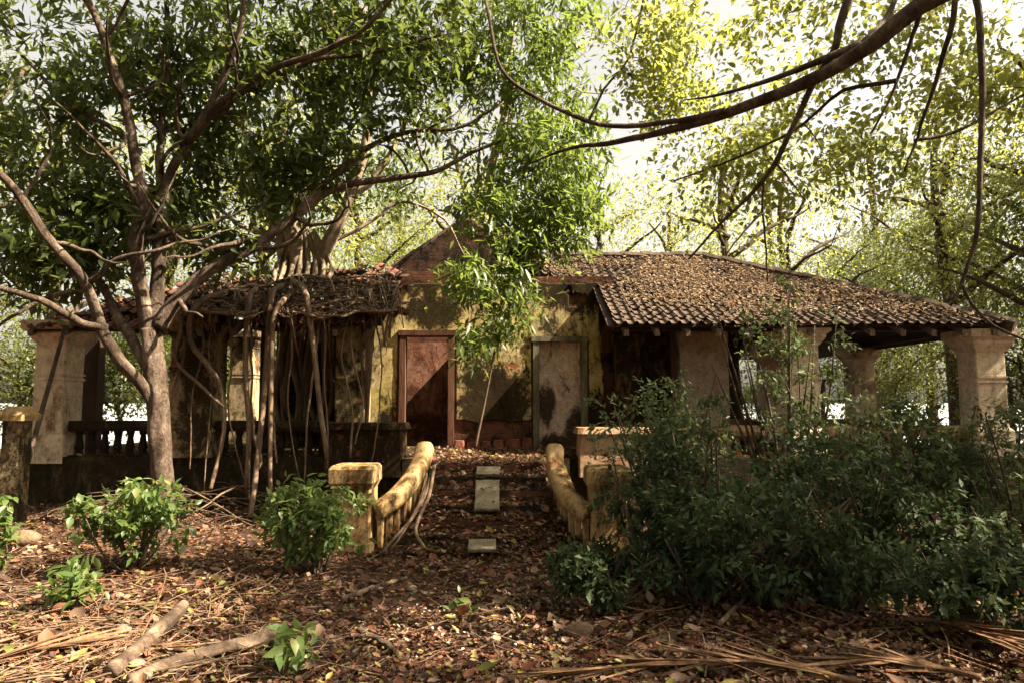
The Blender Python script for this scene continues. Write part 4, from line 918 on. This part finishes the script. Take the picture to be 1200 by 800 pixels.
bg('sparse', 700, 20, .9, 'sunlit thin tree behind the ridge of the right roof')
bg('lime', 660, 26, .75, 'yellow green tree right of the gable')
bg('sparse', 790, 23, .95, 'thin airy tree above the right roof ridge')
bg('sparse', 930, 21, 1.0, 'thin airy tree behind the hip of the right roof')
bg('dark', 1030, 25, .85, 'dark olive tree behind the right end of the roof')
bg('dark', 1150, 19.5, .9, 'dark olive tree behind the right corner column')
bg('dark', 1250, 15.5, .95, 'dark olive tree at the far right edge')
bg('sparse', 1120, 16.5, 1.0, 'thin airy tree right of the corner column')
bg('lime', 1260, 13.5, .95, 'yellow green tree at the right edge beyond the corner column'); bg('sparse', 860, 17.5, .95, 'airy tree rising behind the middle of the right roof'); bg('lime', 715, 18.5, .62, 'low yellow green tree just above the left end of the right roof ridge'); bg('lime', 800, 19.5, .6, 'low yellow green tree above the middle of the right roof ridge')
bg('dark', 960, 23, .72, 'olive tree behind the middle of the hip'); bg('dark', 1095, 21.5, .85, 'olive tree above the right end of the eave'); bg('green', 1020, 27, .9, 'leafy tree far behind the hip of the right roof')
for k, (px, Y, sc, lb) in enumerate(((90, 17.8, .9, 'wild bush behind the foot of the left cream column'), (215, 17.6, .8, 'wild bush behind the old middle pillar of the left porch'), (345, 19.5, 1.0, 'wild bush behind the root covered wing wall'), (20, 16.5, .8, 'wild bush left of the left cream column'), (140, 18.5, .95, 'wild bush seen behind the forked trunk'), (280, 18.5, .85, 'wild bush behind the small rear column of the left porch'), (1050, 18.8, .75, 'wild bush seen through the right porch'), (880, 24, .6, 'wild bush seen through the left bay of the right porch'), (1200, 14.5, .8, 'wild bush right of the corner column'), (400, 21, 1.1, 'wild bush behind the left wing wall'))):
    bg('bush', px, Y, sc, lb, group='wild bushes behind the house')
for k, (x_, y_, kd, sc_, lb) in enumerate(((-3.2, -1.8, 'green', 1.0, 'unseen leafy shade tree added with its crown over the viewer'), (3.4, -2.0, 'green', 1.0, 'unseen leafy shade tree added beside the viewer on the right'), (-11, -3.5, 'green', 1.5, 'unseen leafy shade tree added behind the viewer on the left'), (-5, -6.5, 'dark', 1.8, 'unseen dark shade tree added behind the viewer left of centre'), (1, -6.5, 'green', 1.7, 'unseen leafy shade tree added directly behind the viewer'), (6.5, -7, 'dark', 1.8, 'unseen dark shade tree added behind the viewer right of centre'), (12, -5, 'green', 1.5, 'unseen leafy shade tree added behind the viewer on the right'),
        (-13, 3.5, 'dark', 1.2, 'unseen dark shade tree added left of the garden beside the viewer'), (-12.5, 10, 'green', 1.1, 'unseen leafy shade tree added left of the left porch'), (14.5, 6.5, 'green', 1.1, 'unseen leafy shade tree added right of the garden beside the thicket'), (14.2, 12.2, 'dark', 1.0, 'unseen dark shade tree added right of the right porch'), (15.5, 13.5, 'green', 1.2, 'unseen leafy shade tree added farther right of the right porch'), (16, 1, 'dark', 1.2, 'unseen dark shade tree added right of the garden near the viewer'), (0, -12, 'dark', 2.2, 'unseen tall dark shade tree added far behind the viewer'), (-9, -11, 'green', 2.0, 'unseen tall leafy shade tree added far behind the viewer on the left'), (9, -13, 'green', 2.0, 'unseen tall leafy shade tree added far behind the viewer on the right'))):
    bg(kd, 600 + x_ * 10, 80, sc_, lb, group='unseen trees added to shade the garden', z=0.0); bpy.data.objects[-1] if False else None  # unseen trees, added to block the sky and deepen the shade
    o_ = [o for o in COL.objects if o.get('label') == lb][0]; o_.location = (x_, y_, 0)
# palms far off
def palm(px, py, Y, label, seed):
    rng = np.random.default_rng(seed); top = at(px, py, Y); th = Thing('palm_tree', (top[0], Y, -1.5), label, 'palm tree', 'palms behind the house')
    m = MB(); m.tube(spline([(top[0] + .4, Y, -1.6), (top[0] + .2, Y, top[2] * .5), top], 16), np.linspace(.2, .13, 16), 9, .1); th.part('trunk', m, M['bark_grey'], sm=True)
    for k in range(26):
        a = k * 2.4; el = rng.uniform(-.3, 1.1); L = rng.uniform(2.2, 2.9); d = np.array([math.cos(a) * math.cos(el), math.sin(a) * math.cos(el), math.sin(el)])
        t = np.linspace(0, 1, 26)[:, None]; P = top + d * L * t + np.array([0, 0, -1.3]) * t ** 2 * L * .4
        Tn = nrm(np.gradient(P, axis=0)); Sd = nrm(np.cross(Tn, [0, 0, 1.0]))
        PP = np.concatenate([P, P]); DD = np.concatenate([Sd * .8 + Tn * .5, -Sd * .8 + Tn * .5]) + np.array([0, 0, -.35]); ll = .6 * np.sin(np.linspace(.35, 2.9, 26)); 
        me = leaf_mesh('frond', PP, DD, np.array([[0, 0, 1.0]]), np.concatenate([ll, ll]), .06)
        th.part('frond', me, M['leaf_olive'])
palm(1018, 172, 30, 'hazy palm in the sky right of centre', 3)
palm(896, 165, 34, 'slender palm behind the ridge of the right roof', 4)

# ------------------------------------------------------------------ shrubs
def shrub(name, px, pyb, Y, w, h, n, per, leafmat, L, asp, label, group, seed, lift=.55, tpl=T_LO, stems=7, droop=.1, gap=.4):
    """w,h half-size in photo pixels; stands on the ground at pixel column px, depth Y"""
    T = Tree(seed); r = T.rng; s = Y / FPX; x = PX(px, Y, 600); z = float(ground_h(np.array(x), np.array(Y))); base = np.array([x, Y, z])
    c = base + [0, 0, h * s * (1 + lift)]
    for k in range(stems):
        a = r.uniform(0, 6.28); q = r.uniform(.3, .9); e = c + np.array([math.cos(a) * w * s * q, math.sin(a) * w * s * q * .8, r.uniform(-.2, .8) * h * s])
        T.limb(spline([base + [math.cos(a) * .05, math.sin(a) * .05, -.05], (base + e) / 2 + r.normal(0, .06, 3), e], 8), .016 + .01 * h * s, .006, 5, 0)
    T.grow(blob(r, c, (w * s, w * s * .8, h * s), n, gap=gap, scale=.35 + .3 * h * s, seed=seed), maxlen=2, arch=.1, rmax=.01, sides=3, tipr=.002)
    return tree_thing(name, T, base, M['bark_grey'], leafmat, label, 'shrub', group, dict(per=per, L=L, asp=asp, spread=L * .8, droop=droop, tpl=tpl, back=.12))
LG = 'small shrubs on the left'
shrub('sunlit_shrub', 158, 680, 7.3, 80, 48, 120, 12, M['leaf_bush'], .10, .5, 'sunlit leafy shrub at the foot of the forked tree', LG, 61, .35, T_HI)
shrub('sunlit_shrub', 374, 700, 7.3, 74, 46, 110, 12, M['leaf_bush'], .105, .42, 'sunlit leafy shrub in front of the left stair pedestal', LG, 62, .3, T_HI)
shrub('seedling', 84, 720, 5.9, 32, 24, 16, 10, M['leaf_bush'], .13, .4, 'small bright seedling in the sunlit litter on the left', LG, 63, .3, T_HI, 4)
shrub('seedling', -6, 650, 6.8, 22, 40, 16, 9, M['leaf_bush'], .13, .5, 'leafy sprig cut by the left edge of the picture', LG, 64, .4, T_HI, 4)
shrub('seedling', 352, 800, 4.75, 40, 16, 10, 8, M['leaf_bush'], .13, .5, 'low green seedling at the bottom edge beside the log', LG, 65, .2, T_HI, 3)
shrub('seedling', 540, 725, 6.0, 14, 8, 5, 7, M['leaf_bush'], .10, .45, 'tiny green seedling on the path below the steps', LG, 66, .2, T_HI, 3)
RG = 'dark shrubs on the right'
for k, a in enumerate((
    (768, 0, 7.0, 66, 62, 120, 'rounded dark shrub beside the right stair pedestal', .4), (840, 0, 7.6, 115, 82, 210, 'dense dark shrub in the middle of the right thicket', .35),
    (775, 0, 8.9, 85, 68, 120, 'shrub rising in front of the dark end of the ochre block', .95), (925, 0, 8.8, 80, 98, 105, 'tall shrub climbing in front of the middle porch column', 1.15),
    (1010, 0, 8.3, 95, 70, 170, 'dark shrub below the right porch parapet', .5), (1110, 0, 8.2, 95, 75, 190, 'dark shrub before the foot of the right corner column', .35),
    (1200, 0, 7.2, 85, 80, 150, 'dark shrub at the right edge of the picture', .5), (900, 0, 6.1, 95, 62, 150, 'low dark shrub at the front of the right thicket', .25),
    (1140, 0, 5.4, 90, 45, 110, 'low dark shrub above the dry palm frond', .2), (712, 0, 6.2, 62, 36, 90, 'low dark shrub in front of the rounded one by the steps', .0), (820, 0, 6.3, 85, 48, 110, 'low spreading shrub at the front centre of the thicket', .0), (985, 0, 6.0, 85, 42, 100, 'low spreading shrub left of the sunlit gap in the thicket', .0), (1085, 0, 6.6, 85, 50, 110, 'low spreading shrub right of the sunlit gap', .05), (728, 0, 7.2, 40, 24, 40, 'small shrub at the foot of the right balustrade', .0), (1010, 0, 6.9, 90, 65, 130, 'spreading dark shrub behind the sunlit gap in the thicket', .4))):
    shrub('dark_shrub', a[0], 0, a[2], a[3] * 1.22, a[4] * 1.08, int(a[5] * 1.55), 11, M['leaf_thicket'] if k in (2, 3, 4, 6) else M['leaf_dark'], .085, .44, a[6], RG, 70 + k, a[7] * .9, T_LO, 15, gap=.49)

# ------------------------------------------------------------------ litter and debris
def scatter(n, x0, x1, y0, y1, rng, bias=1.0):
    """more of them near the camera"""
    u = rng.uniform(0, 1, n) ** bias; y = y0 * (y1 / y0) ** u; x = rng.uniform(0, 1, n); hw = y * .86 + .5
    xx = -hw + 2 * hw * x
    k = (xx > x0) & (xx < x1); return xx[k], y[k]
rng = np.random.default_rng(91)
x, y = scatter(140000, -9, 9, 3.6, 11.3, rng)
dens = fbm2(x * 1.1, y * 1.1, 51, 3); k = dens > rng.uniform(.16, .58, len(x)); x, y = x[k], y[k]
x2 = rng.uniform(-1.7, 1.0, 12000); y2 = rng.uniform(8.2, 12.9, 12000); x = np.concatenate([x, x2]); y = np.concatenate([y, y2])
x3 = rng.uniform(-8, 8, 2600); y3 = rng.uniform(11.3, 13, 2600); x = np.concatenate([x, x3]); y = np.concatenate([y, y3])
n = len(x); a = rng.uniform(0, 6.283, n); tl = rng.normal(.12, .25, n)
D = np.stack([np.cos(a) * np.cos(tl), np.sin(a) * np.cos(tl), np.sin(tl)], 1); U = np.array([0, 0, 1.0]) + rng.normal(0, .35, (n, 3))
z = surf_h(x, y) + .004 + np.abs(rng.normal(0, .018, n))
L = rng.uniform(.022, .075, n) * np.where(rng.uniform(0, 1, n) < .10, rng.uniform(1.5, 2.4, n), 1)
P = np.stack([x, y, z], 1)
grn = rng.uniform(0, 1, n) < .035
br = ~grn; half = rng.uniform(0, 1, n) < .45
put('leaf_litter', leaf_mesh('leaf_litter', P[br & half], D[br & half], U[br & half], L[br & half], L[br & half] * rng.uniform(.35, .8, (br & half).sum()), T_CURL), M['litter'], label='brown fallen leaves covering the ground and steps', kind='stuff')
put('leaf_fragments', leaf_mesh('leaf_fragments', P[br & ~half], D[br & ~half], U[br & ~half], L[br & ~half] * .8, L[br & ~half] * rng.uniform(.3, .9, (br & ~half).sum()), T_LO), M['litter'], label='broken leaf fragments matted between the fallen leaves', kind='stuff')
put('fresh_leaf_litter', leaf_mesh('fresh_leaf_litter', P[grn] + [0, 0, .02], D[grn], U[grn], L[grn], L[grn] * .5, T_CURL), M['litter_green'], label='green and yellow leaves freshly fallen among the brown', kind='stuff')
# roof litter
n = 26000; bx_ = rng.uniform(.05, SL, n); xx = rng.uniform(XL0, XR1, n); m_ = np.array([mask_r(p, q) for p, q in zip(xx, bx_)])
cover = fbm2(xx * 1.4, bx_ * 1.6, 61, 3) + .35 * np.clip((xx - XR0) / 2.2, 0, 1) + .22 * np.clip(bx_ / 2.0, 0, 1) - .28 * np.clip((.5 - bx_) / .5, 0, 1)
m_ &= cover > rng.uniform(.72, 1.12, n); xx, bx_ = xx[m_], bx_[m_]; n = len(xx)
zz = sag(xx, bx_, .16) + .07 + np.abs(rng.normal(0, .02, n)); P = np.stack([xx, EY + bx_ * ct - .02, EZ + bx_ * stt + zz], 1)
a = rng.uniform(0, 6.283, n); D = np.stack([np.cos(a), np.sin(a) * ct, np.sin(a) * stt], 1) + rng.normal(0, .25, (n, 3)); U = np.array([0, -stt, ct]) + rng.normal(0, .4, (n, 3))
L = rng.uniform(.035, .08, n); put('roof_leaf_litter', leaf_mesh('roof_leaf_litter', P, D, U, L, L * .5, T_CURL), M['roof_litter'], label='dry leaves lying thick on the right porch roof', kind='stuff')
# twigs
tw = MB(); rt = random.Random(5)
def lay(px, py, ln, ang, r, curve=.1, n=6, lift=.02):
    p = ground_at(px, py); P = []
    for j in range(n):
        t = j / (n - 1) - .5; q = p + np.array([math.cos(ang) * ln * t, math.sin(ang) * ln * t, 0]); q += np.array([-math.sin(ang), math.cos(ang), 0]) * curve * (4 * t * t) * ln
        q[2] = float(ground_h(q[0], q[1])) + r + lift; P.append(q)
    return spline(P, n * 2)
for k in range(330):
    left = rt.random() < .55
    P = lay(rt.uniform(-30, 380) if left else rt.uniform(0, 1200), rt.uniform(650, 800), rt.uniform(.15, .9), rt.uniform(0, 3.14), .005, rt.gauss(0, .15), lift=rt.uniform(.01, .07)); P[:, 2] += np.linspace(0, rt.uniform(0, .1), len(P))
    q = rt.uniform(.002, .007); tw.tube(P, np.linspace(q, q * .5, len(P)), 4)
put('fallen_twigs', smooth(tw.mesh('fallen_twigs')), M['twig'], label='thin dry twigs strewn over the litter', kind='stuff')
sw_ = MB()
for k in range(380):
    g_ = ground_at(rt.gauss(110, 130), rt.uniform(690, 805)); ln = rt.uniform(.08, .4); a_ = rt.gauss(.35, .6); d_ = np.array([math.cos(a_), math.sin(a_), rt.gauss(0, .1)]) * ln / 2
    g_[2] = float(ground_h(g_[0], g_[1])) + rt.uniform(.02, .06); q = rt.uniform(.003, .008); sw_.tube([g_ - d_, g_ + np.array([0, 0, .01]), g_ + d_], [q, q, q * .6], 4)
put('dry_straw', smooth(sw_.mesh('dry_straw')), M['straw'], label='pale dry straw matted over the sunlit corner', kind='stuff')
# long curved dry stalks in the sunlit corner
STK = [((-10, 655 + 0), 0)] and [
    ([(-20, 690), (60, 745), (135, 790), (150, 805)], .012, 'straight pale stick lying at the bottom left corner'), ([(60, 800), (180, 755), (250, 715), (300, 690)], .011, 'long pale stick pointing from the log to the shrubs'),
    ([(150, 762), (175, 720), (176, 690), (172, 678)], .008, 'thin curved twig standing up in the sunlit litter'), ([(185, 775), (225, 742), (250, 735), (275, 720)], .010, 'forked pale twig behind the short log'), ([(-20, 770), (60, 750), (130, 745), (200, 752)], .010, 'pale stalk lying across the sunlit corner'), ([(0, 720), (80, 715), (160, 700)], .009, 'short pale stalk behind the bright seedling'), ([(130, 705), (240, 760), (330, 800)], .008, 'thin pale stalk crossing in front of the long log')]
for pts, q, lb in STK:
    C = []
    for j, p in enumerate(pts):
        g_ = ground_at(*p); g_[2] = float(ground_h(g_[0], g_[1])) + .05; C.append(g_)
    if 'standing' in lb:
        g0 = ground_at(158, 765); C = [g0 + [0, 0, .02], g0 + [.06, .1, .25], g0 + [.12, .15, .48], g0 + [.10, .16, .56]]
    m = MB(); P = spline(C, 14); m.tube(P, np.linspace(q, q * .6, 14), 6, .1); put('dry_stick', smooth(m.mesh('dry_stick')), M['twig'], label=lb, cat='stick', group='dry sticks in the sunlit corner')
def log(pts, r0, r1, label, br=None):
    m = MB(); C = []
    for p in pts:
        g_ = ground_at(p[0], p[1]); g_[2] = float(ground_h(g_[0], g_[1])) + p[2]; C.append(g_)
    PL = spline(C, 40); PL += (fbm(PL * 6 + pts[0][0], 8, 2) - .5)[:, None] * .05; m.tube(PL, np.linspace(r0, r1, 40) * .85, 16, .4, seed=int(pts[0][0]))
    o = put('fallen_log', smooth(m.mesh('fallen_log')), M['deadwood'], label=label, cat='log', group='dead logs in the sunlit corner')
log([(150, 812, .05), (215, 788, .07), (270, 775, .08), (326, 755, .09)], .05, .06, 'long bleached log lying at the bottom left')
log([(130, 800, .05), (170, 772, .08), (205, 748, .15), (216, 740, .18)], .075, .05, 'short bleached log propped up behind the long one')
log([(290, 770, .06), (318, 762, .06), (330, 775, .05)], .03, .025, 'stub of bleached branch beside the end of the long log')
log([(420, 742, .04), (450, 758, .05), (470, 770, .04)], .03, .02, 'short brown branch piece on the path')
log([(400, 705, .03), (440, 695, .05), (475, 682, .04)], .03, .018, 'thin fallen branch before the middle shrub')
log([(845, 745, .1), (905, 672, .05), (925, 655, .05)], .02, .012, 'thin dead branch under the right thicket')
def lump(px, py, r, label, mat, name, cat, group, sx=1.0):
    rr = np.random.default_rng(int(px)); m = MB(); g_ = ground_at(px, py); g_[2] = float(ground_h(g_[0], g_[1])); n = 10; V = []; k = 7
    for i in range(k):
        th = math.pi * i / (k - 1)
        for j in range(n):
            ph = 2 * math.pi * j / n; q = r * (1 + .16 * (vnoise(np.array([math.sin(th) * math.cos(ph) * 1.5 + px, math.sin(th) * math.sin(ph) * 1.5, math.cos(th) * 1.5]), 4) - .5) * 2)
            V.append((math.sin(th) * math.cos(ph) * q * sx, math.sin(th) * math.sin(ph) * q, math.cos(th) * q * .85 + r * .6))
    m.add(V, [(i*n+j, (i+1)*n+j, (i+1)*n+(j+1) % n, i*n+(j+1) % n) for i in range(k-1) for j in range(n)])
    o = put(name, smooth(m.mesh(name)), mat, label=label, cat=cat, group=group); o.location = g_; o.rotation_euler = (0, 0, rr.uniform(0, 3))
CG = 'old coconuts in the sunlit litter'
lump(143, 748, .06, 'old coconut nearest the short log', M['husk'], 'coconut', 'coconut', CG, 1.2); lump(178, 735, .055, 'old coconut just behind the short log', M['husk'], 'coconut', 'coconut', CG, 1.2)
lump(136, 710, .055, 'old coconut right of the bright seedling', M['husk'], 'coconut', 'coconut', CG, 1.2); lump(210, 722, .05, 'old coconut between the log and the leafy shrub', M['husk'], 'coconut', 'coconut', CG, 1.2)
lump(278, 715, .05, 'pale coconut lying alone towards the middle shrub', M['husk'], 'coconut', 'coconut', CG, 1.2); lump(255, 722, .05, 'coconut beside the forked pale twig', M['husk'], 'coconut', 'coconut', CG, 1.2)
SG = 'stones on the path'
lump(483, 690, .04, 'pale stone on the path left of the seedling', M['slab'], 'stone', 'stone', SG, 1.4); lump(680, 745, .09, 'brown stone under the right thicket', M['stone'], 'stone', 'stone', SG, 1.3); lump(25, 650, .12, 'brown stone near the left edge', M['stone'], 'stone', 'stone', SG, 1.6); lump(700, 640, .1, 'brown stone at the foot of the right balustrade', M['stone'], 'stone', 'stone', SG, 1.3)
# pale debris chips; their white also paints the sun patch on the path
n = 150; c = ground_at(545, 738); x = rng.normal(c[0], .42, n); y = rng.normal(c[1], .33, n); a = rng.uniform(0, 6.28, n)
D = np.stack([np.cos(a), np.sin(a), rng.normal(0, .25, n)], 1); L = rng.uniform(.01, .035, n)
put('pale_chips', leaf_mesh('pale_chips', np.stack([x, y, ground_h(x, y) + .045 + rng.uniform(0, .02, n)], 1), D, np.array([0, 0, 1.0]) + rng.normal(0, .3, (n, 3)), L, L * .8, T_HI), M['pale_chip'], label='scatter of white debris chips brightening the sun patch below the steps', kind='stuff')
n = 14
for k in range(1):
    m = MB(); g_ = ground_at(395, 762)
# dry palm fronds at the bottom
def dry_frond(pts, ln, nl, label, seed, w=.45):
    rr = np.random.default_rng(seed); C = []
    for p in pts:
        g_ = ground_at(p[0], p[1]); g_[2] = float(ground_h(g_[0], g_[1])) + p[2]; C.append(g_)
    P = spline(C, nl); th = Thing('dry_palm_frond', C[0], label, 'palm frond', 'dry palm fronds along the bottom edge')
    m = MB(); m.tube(P, np.linspace(.022, .008, nl), 6); th.part('midrib', m, M['frond'], sm=True)
    Tn = nrm(np.gradient(P, axis=0)); Sd = nrm(np.cross(Tn, [0, 0, 1.0]))
    PP = np.concatenate([P, P]); k = len(PP); DD = np.concatenate([Sd, -Sd]) * .2 + np.concatenate([Tn, Tn]) * 1.0 + rr.normal(0, .09, (k, 3)) + np.array([0, 0, -.03])
    L = 1.5 * w * rr.uniform(.7, 1.2, k); th.part('leaflets', leaf_mesh('leaflets', PP, DD, np.array([0, 0, 1.0]) + rr.normal(0, .5, (k, 3)), L, .028), M['frond'], kind='stuff')
dry_frond([(1240, 800, .10), (1160, 775, .16), (1100, 752, .12), (1060, 738, .06)][::-1], 1, 34, 'pale dry palm frond curving in at the bottom right corner', 1, .5)
dry_frond([(1010, 812, .06), (900, 792, .08), (780, 790, .06), (650, 800, .05)], 1, 40, 'brown palm frond lying along the bottom edge', 2, .4)
dry_frond([(1150, 800, .05), (1050, 788, .07), (960, 790, .06)], 1, 26, 'short brown palm frond between the two longer ones', 3, .35)
dry_frond([(-40, 795, .05), (40, 775, .08), (120, 768, .06), (190, 775, .05)], 1, 30, 'bleached palm frond under the sticks at the bottom left', 4, .35)
